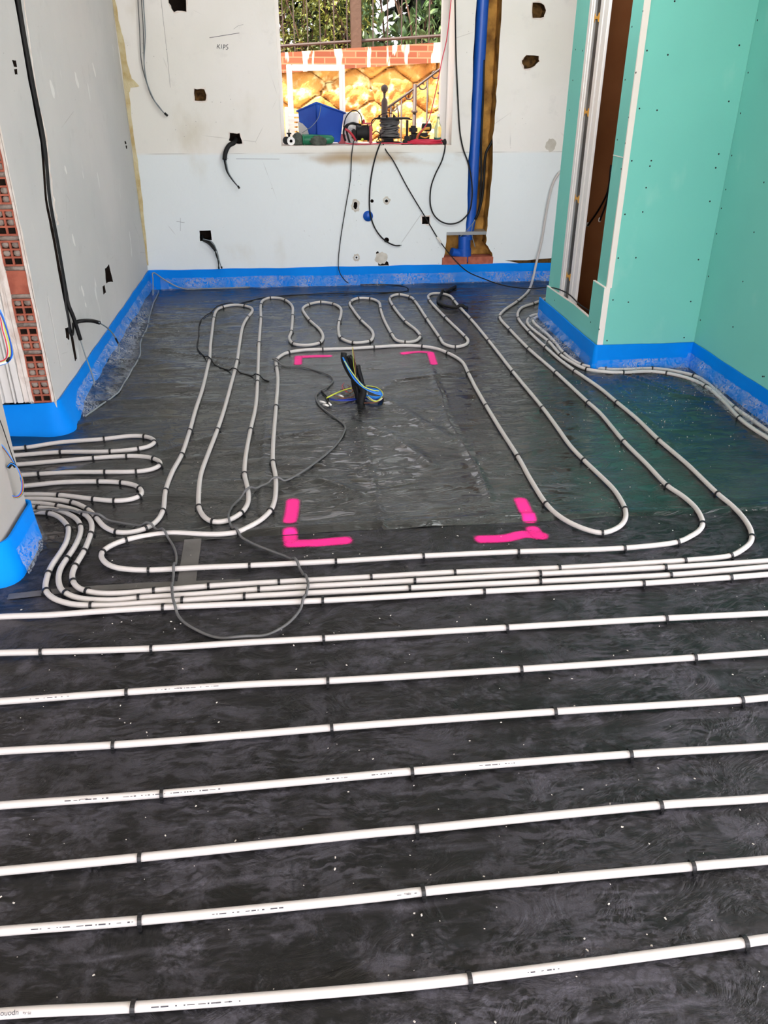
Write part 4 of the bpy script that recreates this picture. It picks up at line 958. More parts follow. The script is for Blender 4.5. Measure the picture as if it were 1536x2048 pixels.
# cables hanging from the window sill
def lay(pxs, r, m, name, label, cat='cable', pre=(), post=(), base=.0045, parent=None, sm=.012, seg=8):
    P = list(pre)+[F(a, b, r+base) for a, b in pxs]+list(post); C = spline(P, .012, sm); Q = np.vstack(ALLP); n0 = len(pre)
    lift = np.zeros(len(C))
    for i, p in enumerate(C):
        if p[2] > .05: continue
        d = np.hypot(Q[:, 0]-p[0], Q[:, 1]-p[1]).min()
        if d < .05: lift[i] = (2*PR+.001)*np.exp(-(max(0, d-.010)/.014)**2)
    C[:, 2] += lift
    o = obj(name, T(C, r, seg), m, parent, True)
    if label: tag(o, label, cat)
    return o
sill = [onY(706, 280, YB+.1), onY(706, 289, YB+.01)]
w1 = [onY(a, b, YB-.02) for a, b in ((703.5, 310), (700.6, 360), (691, 417), (682, 473), (677, 519))]+[onY(678, 541, YB-.05), onY(687.5, 558, YB-.12)]
lay([(702.5, 567), (730, 569), (755, 568.5), (801, 571.5), (816, 577), (812, 583), (786, 584.5), (640, 588), (560, 592), (520, 597), (480, 607), (446, 614), (420, 626), (402, 640), (397, 675), (395, 697), (415, 718), (440, 735), (500, 751), (538, 763)], .0035, 'cable_black', 'black_cable', 'thin black cable falling from the sill and running along the floor to the left loops', pre=[onY(708, 281, YB+.1), onY(706.5, 287, YB+.0), ]+w1)
c = wallcable('black_cable', [(762, 284), (760, 288), (751.5, 312), (743, 350), (739, 390), (741, 430), (752, 460), (770, 481), (790, 491), (800, 491)], .0055, 'cable_black', YB-.014, 'black cable hanging from the sill, curling up at its end below the blue stub', dy=lambda t: .10*max(0, 1-t*9))
wallcable('cable_tip', [(798, 491), (803, 490.5)], .004, 'wire_grey', YB-.014, parent=c)
n = [(764, 282, YB+.08), (772.6, 302, YB-.012), (785, 319, YB-.013), (815, 375, YB-.013), (851, 435, YB-.014), (878, 480, YB-.016), (905, 515, YB-.05), (932, 541, YB-.16), (974, 560, 6.2), (997, 568, 6.04), (1025, 574, 5.84), (1058, 577, 5.6), (1091, 575, 5.42)]
P = [onY(*q) for q in n]+[onX(1114, 577.6, XB-.004), onX(1138, 589, XB-.004), onX(1161, 610, XB-.004), onX(1180, 626, XB-.002)+Vector((.004, 0, 0))]
P[-1] = P[-1]+Vector((.03, 0, -.01))
c = tag(obj('black_cable', T(spline(P, .012, .01), .0042, 8), 'cable_black', None, True), 'long black cable with white joint, running from sill to niche', 'cable')
wallcable('cable_joint', [(874, 474), (882, 486)], .009, 'wire_white', YB-.018, parent=c)
wallcable('black_cable', [(884, 281), (890, 289), (885, 318), (870, 350), (862, 375), (861, 410), (868, 430), (882, 443), (900, 448), (920, 443), (938, 424), (944, 395), (943, 360), (936, 325), (927, 300), (920, 265), (916, 200), (912, 110), (910, 0), (909, -60)], .0055, 'cable_black', YB-.02, 'black cable hanging in a deep loop beside and across the blue drain pipe', dy=lambda t: .06*max(0, 1-t*12))
# blue pipe stub in the wall
p = onY(736, 432, YB); bm = bmesh.new()
lathe(bm, [(.039, -.008), (.039, .09), (.027, .09), (.027, .03), (.001, .03)], 24, (p[0], YB, p[2]), 'Y')
tag(obj('pipe_stub', bm, 'pvc_blue', None, True), 'short blue plastic pipe stub set into the back wall below the window', 'pipe')

# ------------------------------------------------------------------ conduits of the left wall
def leftcable(name, pxs, r, m, dx=.0, parent=None, label=None, cat='cable', seg=10, post=(), dxf=None):
    P = [onX(a, b, XL+dx+(dxf(i/(len(pxs)-1)) if dxf else 0)) for i, (a, b) in enumerate(pxs)]+list(post)
    o = obj(name, T(spline(P, .014, .004), r, seg), m, parent, True)
    if label: tag(o, label, cat)
    return o
base = [(20, -120), (33, 0), (60, 160), (84, 285), (95, 400), (110, 482), (127, 580)]
c = leftcable('black_conduit', [(a+4, b) for a, b in base]+[(137, 610), (146, 632), (161, 679.5)], .010, 'cable_black', -.006, None, 'black conduit in the left wall chase, ending low with a straight grey cable', 'conduit', dxf=lambda t: .09*max(0, t-.62))
leftcable('cable_end', [(160.5, 679), (171, 712), (181, 739), (187, 759), (188, 768)], .0035, 'wire_grey', .012, c, dxf=lambda t: .07*t)
c = leftcable('black_conduit', [(a-1, b) for a, b in base]+[(134, 625), (139, 660), (143, 676)], .010, 'cable_black', -.012, None, 'black conduit in the left wall chase running down into the wall foot', 'conduit')
leftcable('conduit_tail', [(141, 668), (146, 690), (151, 715), (156, 745)], .009, 'cable_black', -.012, c)
c = leftcable('black_conduit', [(a+1.5, b) for a, b in base]+[(131, 610), (135, 640), (139, 668), (144, 668), (146, 650), (155, 643.5), (166, 641.6), (185.5, 642), (199, 645.5)], .010, 'cable_black', -.002, None, 'black conduit bending out of the left wall chase in an arch with grey cable', 'conduit', dxf=lambda t: .10*max(0, t-.72)/.28)
leftcable('cable_end', [(198, 645), (212, 654), (224.5, 666), (234, 681), (238, 693), (239, 707.5)], .0038, 'wire_grey', .10, c)
leftcable('wire_tape', [(231, 676), (236, 686)], .0052, 'cable_black', .10, c)
# ------------------------------------------------------------------ wires of the pillar
t = thing('pillar_wires', 'coiled coloured wires with white connector poking out of the grey pillar', 'wire', tuple(onY(17, 935, 2.66)))
def pw(pxs, m, y=2.60, r=.0017, dyf=0, name='wire'):
    return under(obj(name, T(spline([onY(a, b, y) for a, b in pxs], .006, .003), r, 6), m, None, True), t)
lp = [(17, 935), (23.5, 928), (34, 934.6), (41.6, 950), (45.5, 968), (43, 986.7), (34, 994.5), (22, 991)]
for k, m in enumerate(('wire_blue', 'wire_red', 'wire_brown', 'wire_yellow', 'wire_navy')): pw([(a+(k-2)*.9, b+(k-2)*.7) for a, b in lp], m, 2.585+.003*k)
pw([(17, 935), (24, 927), (31, 934)], 'cable_black', 2.59, .006, name='tape_wrap'); pw([(21, 991), (14, 984), (10, 976)], 'wire_white', 2.59, .006, name='connector')
pw([(-20, 870), (0, 889), (10, 901), (26, 924)], 'wire_brown', 2.6); pw([(-20, 865), (0, 886), (12, 900), (30, 928)], 'wire_blue', 2.6); pw([(-20, 800), (0, 841), (12, 875), (22, 905), (32, 932)], 'cable_black', 2.62)
t = thing('hanging_wires', 'loop of blue, yellow and red wires hanging in front of the white door frame', 'wire', tuple(onY(0, 640, 2.5)))
pw([(-14, 600), (0, 620.6), (6.6, 635), (15, 663), (23, 693), (25, 709), (21.6, 718), (13, 726), (0, 730), (-14, 732)], 'wire_blue', 2.50, .002)
pw([(-14, 602), (0, 624), (5, 638), (12, 666), (19, 693), (20, 709), (17, 718), (8, 723), (0, 726), (-14, 728)], 'wire_yellow', 2.505, .002)
pw([(-14, 610), (0, 635), (5, 660), (12, 684), (15, 706), (11, 718), (0, 723), (-14, 726)], 'wire_red', 2.51, .0018)
pw([(-14, 605), (0, 626), (8, 644), (17, 672), (22, 694), (23, 709), (20, 718)], 'wire_navy', 2.495, .0018)
pw([(20, 716), (14, 723)], 'cable_black', 2.5, .005, name='tape_wrap'); pw([(13, 724), (0, 728), (-10, 729)], 'wire_white', 2.5, .004, name='connector')

# ------------------------------------------------------------------ wiring standing in the middle of the floor
bx = F(719, 806); t = thing('floor_wiring', 'bundle of black conduits with blue and yellow wires standing between the pink marks', 'wiring', tuple(bx))
YM = bx[1]
def fw(name, pxs, r, m, y=0.0, seg=10, rs=None, post=()):
    return under(obj(name, T(spline([onY(a, b, YM+y) for a, b in pxs]+list(post), .008, .003), r, seg), m, None, True), t)
fw('conduit', [(720, 812), (722, 795), (726, 777), (713, 764), (700.6, 747), (691, 728), (687, 715), (688, 706)], .0155, 'cable_black', .0, 14)
fw('conduit', [(719, 810), (721, 790), (724, 771), (722, 758), (718, 744), (715.5, 731)], .0125, 'cable_black', .03, 14)
fw('conduit', [(716, 808), (714, 790), (708, 770), (705.5, 748), (702.6, 728), (697, 712)], .0125, 'cable_black', .05, 14)
fw('conduit', [(717, 808), (716, 788), (712, 766), (710, 745), (708, 728), (703, 716), (699, 712)], .0105, 'cable_black', .02, 14)
fw('conduit', [(722, 812), (724, 795), (727, 785), (724, 770)], .018, 'cable_black', -.012, 14)
fw('wire', [(705.5, 695), (709.4, 718.6), (711, 744), (712, 760)], .0018, 'wire_brown', -.01, 6); fw('wire', [(704.8, 694), (706, 712), (708, 735), (711, 752)], .0011, 'wire_yellow', -.014, 6)
for k in range(4):
    d = k*1.1; pp = [(686-d*.2, 714.7), (697-d*.6, 734+d*.4), (714-d, 758+d), (730, 774+d)]
    fw('wire', pp+[(751, 784+d*1.0), (763, 787+d)], .0027, ('wire_blue', 'wire_blue', 'wire_navy', 'wire_blue')[k], -.022-.004*k, 6)
fw('wire', [(689, 722), (700, 740), (714, 758), (726, 772), (744, 780), (758, 782)], .0024, 'wire_yellow', -.036, 6)
def lw(pxs, m, r=.0026, z=.012, name='wire'):
    return under(obj(name, T(spline([F(a, b, z+.006*sin(i*1.7)) for i, (a, b) in enumerate(pxs)], .008, .004), r, 6), m, None, True), t)
lw([(730, 775), (748, 774), (759, 781), (764, 789), (758, 797), (746, 800), (728, 797), (708, 797.5), (681, 799.6), (661.6, 797.7), (655, 793)], 'wire_navy', .0034)
lw([(732, 778), (750, 778), (762, 784), (766, 790), (760, 795), (745, 797), (726, 796), (700, 801), (676, 801), (660, 799)], 'wire_navy', .003, .016)
for k in range(4): lw([(735, 776+k*1.2), (752, 778+k), (764, 785+k), (764, 792), (752, 797-k), (732, 793-k), (722, 789)], 'wire_blue', .0028, .02+.004*k)
lw([(654, 795), (668, 788), (685, 781), (708, 775), (736, 772), (755, 776), (765, 785), (762, 796), (751, 802.6), (740, 799), (730, 788)], 'wire_yellow', .0026, .03)
lw([(652, 797), (668, 789), (690, 780), (712, 774)], 'wire_yellow', .0024, .018)
lw([(732, 782), (738, 794), (748, 801), (757, 802), (765, 796)], 'wire_white', .0026, .026)
lw([(681, 779), (700, 779), (712, 784), (705, 792), (690, 797), (668, 800)], 'wire_brown', .0024, .014); lw([(695, 770), (705, 776), (718, 782), (708, 790), (700, 795)], 'wire_brown', .0024, .02)
lw([(686, 772), (692, 778), (700, 774), (707, 780), (698, 786), (690, 776)], 'wire_brown', .0022, .02); lw([(660, 785), (672, 792), (690, 796), (707, 794)], 'wire_brown', .0022, .016)
lw([(688, 766), (684, 774), (690, 782), (700, 786)], 'wire_red', .0018, .02); lw([(736, 776), (752, 775), (763, 781), (767, 790), (762, 800), (750, 805), (728, 806)], 'wire_brown', .002, .016)
for q in (((640, 803), (652, 806)), ((647, 809), (657, 812)), ((656, 804), (662, 811)), ((678, 791), (687, 794))): lw([q[0], ((q[0][0]+q[1][0])/2, (q[0][1]+q[1][1])/2-.5), q[1]], 'wire_white', .0055, .012, 'connector')
lw([(652, 797), (655, 803), (660, 810)], 'cable_black', .005, .014, 'tape_wrap')
# loose grey cable winding over the floor
lay([(546, 722), (552, 728), (575, 732), (599, 733), (624.5, 739), (648, 746), (663.5, 754), (666.5, 761.6), (654, 775), (642, 781), (634, 787), (632, 797), (642, 814), (657.7, 826), (677, 840), (690, 852), (687, 867), (671, 891), (639, 919), (598, 947.5), (570, 961.6), (546, 963.7), (522, 972), (493, 988), (465, 1012), (457, 1032), (461, 1050.5), (481, 1073), (509.6, 1089), (545, 1103), (579, 1117), (599, 1137), (612, 1160), (617, 1177), (612, 1197), (595, 1227), (572, 1250), (539, 1268), (505, 1278), (467, 1280), (427, 1274), (393, 1260), (363, 1240), (350, 1217), (345, 1183), (347, 1150), (353, 1117), (347, 1093), (330, 1070), (307, 1057), (275, 1051), (247, 1046.6), (195, 1037), (156, 1031), (104, 1027), (62, 1031)], .0046, 'cable_grey', 'loose_cable', 'long grey cable winding from the floor wiring over the white pipes to the pillar', post=[Vector((-1.25, 2.85, .012)), Vector((-1.8, 2.9, .012))])
lay([(642, 781), (650, 790), (657, 797)], .004, 'cable_black', 'black_cable', 'short black cable tail joining the loose cable to the floor wiring')
c = lay([(911, 573), (893, 582), (881, 590), (876, 600), (882, 608), (897, 613.5), (915, 616), (936, 616)], .0115, 'cable_black', 'conduit_offcut', 'curved black conduit offcut lying across the last pipe loop by the window wall', 'conduit', base=.004, seg=14)
# ------------------------------------------------------------------ things on the window sill
ZS = wz+.004
def at(px, py, y): return onY(px, py, y)
# blue tub tilted against the outside
yt = YB+.17
tub = thing('plastic_tub', 'blue plastic tub tilted on its side on the left of the window sill', 'tub', tuple(at(645, 283, yt)))
def tubm():
    # near vertical edge, left face, right face; open side turned up and away
    N0, N1 = at(633, 206, yt-.05), at(634, 284, yt-.07); Lf0, Lf1 = at(595, 222, yt+.08), at(600, 281, yt+.06); R0, R1 = at(689, 226, yt+.02), at(682, 285, yt-.01)
    Bk0 = Lf0+(R0-N0); Bk1 = Lf1+(R1-N1); Bk1.z = N1.z; return N0, N1, Lf0, Lf1, R0, R1, Bk0, Bk1
N0, N1, A0, A1, R0, R1, K0, K1 = tubm()
bm = bmesh.new(); up = [N0, A0, K0, R0]; lo = [N1, A1, K1, R1]; cen = sum(up, Vector())/4; cl_ = sum(lo, Vector())/4
ou = [bm.verts.new(p) for p in up]; ol = [bm.verts.new(p) for p in lo]; iu = [bm.verts.new(p.lerp(cen, .03)) for p in up]; il = [bm.verts.new(p.lerp(cl_, .05)+Vector((0, 0, .01))) for p in lo]
for k in range(4):
    j = (k+1) % 4; bm.faces.new((ou[k], ou[j], ol[j], ol[k])); bm.faces.new((iu[k], iu[j], il[j], il[k])); bm.faces.new((ou[k], ou[j], iu[j], iu[k]))
bm.faces.new(ol); bm.faces.new(il); bmesh.ops.bevel(bm, geom=[e for e in bm.edges if e.verts[0] in ou+ol and e.verts[1] in ou+ol], offset=.008, segments=2, affect='EDGES')
under(obj('tub_body', bm, 'tub_blue', None, True, .5), tub)
bm = bmesh.new(); rr = [p+(p-cen).normalized()*.006 for p in up]; tube(bm, rr+[rr[0]], .007, 8); under(obj('rim', bm, 'tub_blue', None, True), tub)
under(obj('handle_wire', T(spline([at(642, 211, yt-.055), at(637, 235, yt-.09), at(624, 252, yt-.10), at(604, 266, yt-.08)], .01), .0022, 6), 'wire_grey', None, True), tub)
bm = bmesh.new(); a, b2, c_, d_ = A0.lerp(N0, .05), A0.lerp(N0, .12), A1.lerp(N1, .65), A1.lerp(N1, .05)
off = Vector((-.004, -.006, 0)); vs = [A0.lerp(A1, .35)+off, A0.lerp(N0, .25).lerp(A1.lerp(N1, .25), .45)+off, A0.lerp(N0, .5).lerp(A1.lerp(N1, .5), .62)+off, A0.lerp(N0, .62).lerp(A1.lerp(N1, .62), .9)+off, A1.lerp(N1, .3)+off+Vector((0, 0, .01)), A1+off+Vector((0, 0, .01))]
bm.faces.new([bm.verts.new(v) for v in vs]); bmesh.ops.solidify(bm, geom=bm.faces[:], thickness=.002); under(obj('pale_patch', bm, 'white_paint', None), tub)  # flat white patch laid over the left face of the tub
# green cut bottle
yg = YB+.07; a = at(604, 278, yg); b2 = at(664, 282, yg); r0 = .036
g = thing('green_bottle', 'green plastic bottle cut open and lying on its side before the blue tub', 'bottle', (a[0], yg, ZS))
prof = [(r0*.9, .0), (r0, .012), (r0, .06), (r0*.93, .11), (r0*.88, .17), (r0*.8, .215), (.012, .232)]
bm = bmesh.new(); lathe(bm, [(h, q) for h, q in [(r0*.84, .006)]+prof], 24, (a[0]+.01, yg, ZS+.037), 'X'); under(obj('bottle_body', bm, 'green_plastic', None, True, .9), g)
bm = bmesh.new(); tube(bm, [Vector((a[0]+.008, yg+.035*cos(k*pi/10), ZS+.038+.035*sin(k*pi/10))) for k in range(21)], .005, 8); under(obj('bottle_mouth', bm, 'green_plastic', None, True), g)
mat('cloth_grey', (92, 98, 90), .95, .1, col2=(70, 74, 68), nscale=30, bump=.5, bscale=60)
def rag(px0, px1, py0, py1, y, label, seed):
    p = at((px0+px1)/2, py1, y); q0 = at(px0, py1, y); q1 = at(px1, py0, y); bm = bmesh.new(); bmesh.ops.create_icosphere(bm, subdivisions=3, radius=1)
    for v in bm.verts:
        n = v.co.copy(); k = .75+.5*float(vn(np.array([n.x*2+seed+n.z*3]), np.array([n.y*3+seed]))[0])
        v.co = Vector((p[0]+n.x*k*(q1[0]-q0[0])/2, y+n.y*k*.03, max(ZS+.001, ZS+.4*(q1[2]-ZS)+n.z*k*(q1[2]-ZS)*.6)))
    tag(obj('rag', bm, 'cloth_grey', None, True), label, 'rag')
rag(586, 606, 264, 290, YB+.06, 'crumpled grey rag between the white roll and the green bottle', 2)
rag(622, 652, 272, 290, YB+.03, 'crumpled grey rag lying in front of the green bottle', 5)
# small white roll and black knob
w = at(582, 280, YB+.05)
r_ = thing('tape_roll', 'small white tape roll with dark core at the left end of the sill', 'tape roll', (w[0], YB+.05, ZS))
bm = bmesh.new(); lathe(bm, [(.011, 0), (.029, 0), (.029, .03), (.011, .03), (.011, 0)], 28, (w[0], YB+.03, ZS+.03), 'Y'); under(obj('roll', bm, 'white_paint', None, True, .6), r_)
bm = bmesh.new(); lathe(bm, [(.004, .001), (.0108, .001), (.0108, .029), (.004, .029), (.004, .001)], 20, (w[0], YB+.03, ZS+.03), 'Y'); under(obj('core', bm, 'cable_black', None, True, .6), r_)
w = at(572, 280, YB+.09); k_ = thing('valve', 'black plastic valve with a cross handle behind the white tape roll', 'valve', (w[0], YB+.09, ZS))
bm = bmesh.new(); lathe(bm, [(.012, -.02), (.026, -.02), (.028, .0), (.026, .02), (.012, .02)], 20, (w[0]+.003, YB+.09, ZS+.030), 'Y'); under(obj('valve_body', bm, 'cable_black', None, True, .6), k_)
bm = bmesh.new(); lathe(bm, [(.007, .05), (.009, .075)], 10, (w[0]+.025, YB+.09, ZS)); box(bm, w[0]+.007, w[0]+.043, YB+.085, YB+.095, ZS+.073, ZS+.083, .002); box(bm, w[0]+.021, w[0]+.029, YB+.085, YB+.095, ZS+.07, ZS+.106, .002); under(obj('cross_handle', bm, 'cable_black', None), k_)
# red and black cable reel in its tubular frame
y1 = YB+.12; def_ = at
cr = thing('cable_reel', 'black drum cable reel with red side plate and bent tube frame on the sill', 'cable reel', tuple(at(715, 287, y1)))
def cu(name, bm, m, root=cr, **k): return under(obj(name, bm, m, None, **k), root)
dl = at(713, 268, y1); dr = at(737, 268, y1); zc = at(720, 267, y1)[2]; rd = .062
bm = bmesh.new(); lathe(bm, [(.02, dl[0]), (rd, dl[0]), (rd, dl[0]+.006), (rd*.86, dl[0]+.008), (rd*.86, dr[0]-.008), (rd, dr[0]-.006), (rd, dr[0]), (.02, dr[0])], 28, (0, y1+.02, zc+.004), 'X'); cu('drum', bm, 'cable_black', smooth=True, ang=.6)
bm = bmesh.new(); x = dr[0]+.004; box(bm, x, x+.022, y1-.045, y1+.08, ZS+.002, at(740, 250, y1)[2], .008); cu('side_plate', bm, 'red_plastic')
bm = bmesh.new(); box(bm, x-.05, x+.02, y1+.0, y1+.03, zc+rd, zc+rd+.012, .003); lathe(bm, [(.009, 0), (.011, .015), (.006, .024)], 12, (x-.04, y1+.01, zc+rd+.01)); cu('top_cap', bm, 'red_plastic')
fr = [at(700, 287, y1-.05), at(695, 270, y1-.05), at(693, 258, y1-.05), at(697, 249, y1-.05), at(706, 246, y1-.04), at(714, 248, y1-.03), at(722, 250, y1-.02)]
cu('frame_tube', T(spline(fr, .01, .006), .0075, 10), 'cable_black', smooth=True)
cu('frame_tube', T(spline([at(691, 282, y1+.03), at(687, 265, y1+.03), at(691, 252, y1+.03), at(703, 247, y1+.03), at(716, 250, y1+.03)], .01, .006), .0075, 10), 'cable_black', smooth=True)
cu('handle_bar', T(spline([at(690, 258, y1-.06), at(697, 262, y1-.06), at(706, 272, y1-.055), at(711, 281, y1-.05)], .01), .009, 10), 'red_plastic', smooth=True)
cu('base_bar', T(spline([at(698, 286, y1-.06), at(712, 288, y1-.06), at(742, 289, y1-.06)], .01), .005, 8), 'wire_grey', smooth=True)
cu('wound_cable', B(dl[0]-.035, dl[0]-.002, y1-.02, y1+.05, zc-.04, zc+.03, .008), 'cable_black')
cu('screw_head', LA([(.010, -.004), (.010, 0), (.004, .002)], 12, (dl[0]+.04, y1-.045, zc-.038), 'Y'), 'wire_yellow', smooth=True)
cu('lead', T(spline([at(687, 255, y1), at(692, 235, y1), at(702, 223, y1), at(714, 222, y1), at(722, 232, y1), at(724, 249, y1)], .01, .006), .004, 8), 'cable_black', smooth=True)
# reel of grey cable on a stand
y2 = YB+.15; t = thing('cable_reel', 'reel wound with grey cable under a flat black plate on the sill', 'cable reel', tuple(at(780, 287, y2)))
pz0 = at(780, 275, y2)[2]; pz1 = at(780, 240, y2)[2]; xc = at(781, 260, y2)[0]
bm = bmesh.new(); lathe(bm, [(.05, pz0-.01), (.088, pz0-.008), (.088, pz0-.002), (.05, pz0), (.05, pz1), (.105, pz1+.002), (.105, pz1+.008), (.02, pz1+.012)], 28, (xc, y2+.06, 0)); cu('spool', bm, 'cable_black', t, smooth=True, ang=.6)
bm = bmesh.new(); pts = []; N = 26*24; r = random.Random(4)
for k in range(N):
    u = k/N; aa = 2*pi*k/24; pts.append(Vector((xc+(.066+.008*sin(u*40)+.004*sin(aa*3+u*90))*cos(aa), y2+.06+(.066+.008*sin(u*40))*sin(aa), pz0+.006+(pz1-pz0-.012)*(.5-.5*cos(u*pi*5))+.004*sin(aa*2+u*30))))
cu('wound_cable', tube(bm, pts, .0052, 6), 'cable_grey', t, smooth=True)
bm = bmesh.new(); box(bm, xc-.05, xc+.03, y2+.03, y2+.09, ZS, pz0-.01, .006); box(bm, xc-.10, xc+.08, y2+.0, y2+.1, ZS, ZS+.012, .003); cu('stand', bm, 'cable_black', t)
bm = bmesh.new(); x0_ = at(744, 240, y2)[0]; x1_ = at(828, 240, y2)[0]; box(bm, x0_+.06, x1_-.03, y2-.02, y2+.14, pz1+.008, pz1+.015, .003); cu('top_plate', bm, 'cable_black', t)
cu('carry_frame', T(spline([at(745, 262, y2), at(743, 245, y2), at(748, 238, y2), at(766, 237, y2), at(800, 237, y2), at(824, 239, y2)], .01, .004), .0045, 8), 'cable_black', t, smooth=True)
for px in (760, 775, 789): cu('knob', LA([(.008, pz1+.012), (.008, pz1+.03), (.004, pz1+.034)], 12, (at(px, 240, y2)[0], y2+.04, 0)), 'cable_black', t, smooth=True)
cu('lead', T(spline([at(744, 270, y2-.06), at(752, 262, y2-.06), at(762, 272, y2-.06), at(752, 283, y2-.06), at(764, 286, y2-.08), at(756, 276, y2-.06), at(770, 262, y2-.05)], .01, .006), .0035, 8), 'cable_black', t, smooth=True)
cu('lead', T(spline([at(742, 250, y2-.02), at(754, 236, y2), at(770, 226, y2+.04), at(786, 228, y2+.04), at(794, 238, y2+.04)], .01, .006), .003, 8), 'cable_black', t, smooth=True)
# black clamp with upright bar
y3 = YB+.10; t = thing('clamp', 'black clamp with an upright round bar between the grey reel and the tool', 'clamp', tuple(at(815, 287, y3)))
p = at(814.5, 240, y3); bm = bmesh.new(); lathe(bm, [(.0095, ZS+.01), (.0095, p[2]-.004), (.007, p[2])], 14, (p[0], y3, 0)); cu('bar', bm, 'cable_black', t, smooth=True, ang=.6)
bm = bmesh.new(); box(bm, p[0]-.03, p[0]+.045, y3-.02, y3+.03, ZS+.004, ZS+.03, .004); box(bm, p[0]-.02, p[0]+.018, y3-.02, y3+.02, ZS+.03, ZS+.058, .004); cu('jaw', bm, 'cable_black', t)
cu('handle_ring', T(spline([at(798, 286, y3-.05), at(806, 289, y3-.05), at(818, 288, y3-.05), at(806, 284, y3-.05), at(797, 286, y3-.05)], .006), .003, 6), 'cable_black', t, smooth=True)
# black and yellow power tool
y4 = YB+.14; t = thing('power_tool', 'black and yellow power tool standing behind the red rope on the sill', 'power tool', tuple(at(840, 283, y4)))
q = at(839, 283, y4); bm = bmesh.new(); box(bm, q[0]-.075, q[0]+.075, y4-.03, y4+.06, ZS+.002, ZS+.075, .014); box(bm, q[0]-.080, q[0]-.02, y4-.03, y4+.05, ZS+.07, ZS+.125, .014); cu('housing', bm, 'cable_black', t)
bm = bmesh.new(); lathe(bm, [(.018, 0), (.028, .004), (.028, .07), (.018, .074)], 20, (q[0]+.015, y4, ZS+.115), 'X'); cu('motor', bm, 'cable_black', t, smooth=True, ang=.6)
mat('tool_yellow', (205, 150, 50), .4, .5)
cu('tool_grip', T(spline([Vector((q[0]-.03, y4-.035, ZS+.02)), Vector((q[0]-.015, y4-.045, ZS+.07)), Vector((q[0]+.03, y4-.045, ZS+.105)), Vector((q[0]+.07, y4-.04, ZS+.11))], .01), .010, 10), 'tool_yellow', t, smooth=True)
cu('trim_band', T(spline([Vector((q[0]+.0, y4-.034, ZS+.055)), Vector((q[0]+.04, y4-.038, ZS+.045)), Vector((q[0]+.076, y4-.03, ZS+.06))], .01), .005, 8), 'tool_yellow', t, smooth=True)
# red cord: coil and the line rising to the lintel
y5 = YB+.06; t = thing('coiled_rope', 'bright red rope coiled on the right end of the window sill', 'cord', tuple(at(850, 285, y5)))
xc = at(853, 284, y5)[0]; pts = []
for k in range(24*9+1):
    a = 2*pi*k/24; u = k/(24*9); pts.append(Vector((xc+.015*sin(u*9)+(.12-.012*sin(u*21))*cos(a), y5+.01+(.042-.005*sin(u*16))*sin(a), ZS+.006+.026*u+.003*sin(a*2+u*20))))
cu('coil', T(pts, .0045, 8), 'wire_red', t, smooth=True)
cu('loose_end', T(spline([at(690, 286, YB+.03), at(705, 288, YB+.02), at(740, 288, YB+.015), at(775, 286, YB+.03), at(805, 287, YB+.04), at(830, 286, YB+.05)], .01, .006), .0036, 8), 'wire_red', t, smooth=True)
tag(obj('taut_string', T(spline([at(904, -60, YB+.05), at(902, 0, YB+.05), at(893, 80, YB+.05), at(884, 120, YB+.06), at(872, 180, YB+.07), at(855, 245, YB+.08), at(840, 266, YB+.07), at(828, 284, YB+.06)], .01, .004), .0036, 8), 'wire_red', None, True), 'taut red string rising from the sill up across the right side of the window', 'cord')
# water bottle
y6 = YB+.11; q = at(875, 279, y6); zt_ = at(875, 228, y6)[2]; hh_ = zt_-ZS
t = thing('water_bottle', 'clear pale yellow plastic water bottle at the right end of the sill', 'bottle', (q[0], y6, ZS))
bm = bmesh.new(); lathe(bm, [(.010, .001), (.026, .002), (.028, .012), (.028, .05*1), (.0265, .056), (.028, .062), (.028, .105), (.024, .125), (.013, .15), (.0105, .156), (.0105, hh_-.018)], 24, (q[0], y6, ZS)); cu('bottle_body', bm, 'bottle_plastic', t, smooth=True)
bm = bmesh.new(); lathe(bm, [(.008, hh_-.016), (.0125, hh_-.016), (.0125, hh_-.001), (.008, hh_)], 16, (q[0], y6, ZS)); cu('bottle_cap', bm, 'white_paint', t, smooth=True, ang=.6)
mat('label_teal', (40, 96, 92), .5, .4)
bm = bmesh.new(); lathe(bm, [(.027, .018), (.0286, .018), (.0286, .044), (.027, .044)], 24, (q[0], y6, ZS)); cu('bottle_label', bm, 'label_teal', t, smooth=True, ang=.6)
q = at(890.5, 284, YB+.04); tag(obj('knob', LA([(.006, 0), (.014, .003), (.015, .02), (.010, .036), (.004, .04)], 16, (q[0]-.004, YB+.04, ZS)), 'cable_black', None, True, .6), 'small black knob at the far right corner of the sill beside the bottle', 'knob')
# red tool box edge and white bucket behind
q = at(683, 276, YB+.2); tag(obj('red_case', B(q[0]-.028, q[0]+.03, YB+.17, YB+.23, ZS, at(683, 268, YB+.2)[2], .005), 'red_plastic'), 'small red case between the blue tub and the black reel', 'case')
yb_ = YB+.28; q = at(701, 225, yb_); qx = q[0]; bt = q[2]
t = thing('white_bucket', 'white plastic bucket standing behind the blue tub', 'bucket', (qx, yb_, ZS)); bm = bmesh.new()
lathe(bm, [(.01, ZS), (.055, ZS), (.067, bt-.01), (.071, bt-.01), (.071, bt), (.064, bt), (.052, ZS+.006), (.01, ZS+.005)], 28, (qx, yb_, 0)); cu('bucket_body', bm, 'white_paint', t, smooth=True, ang=.6)

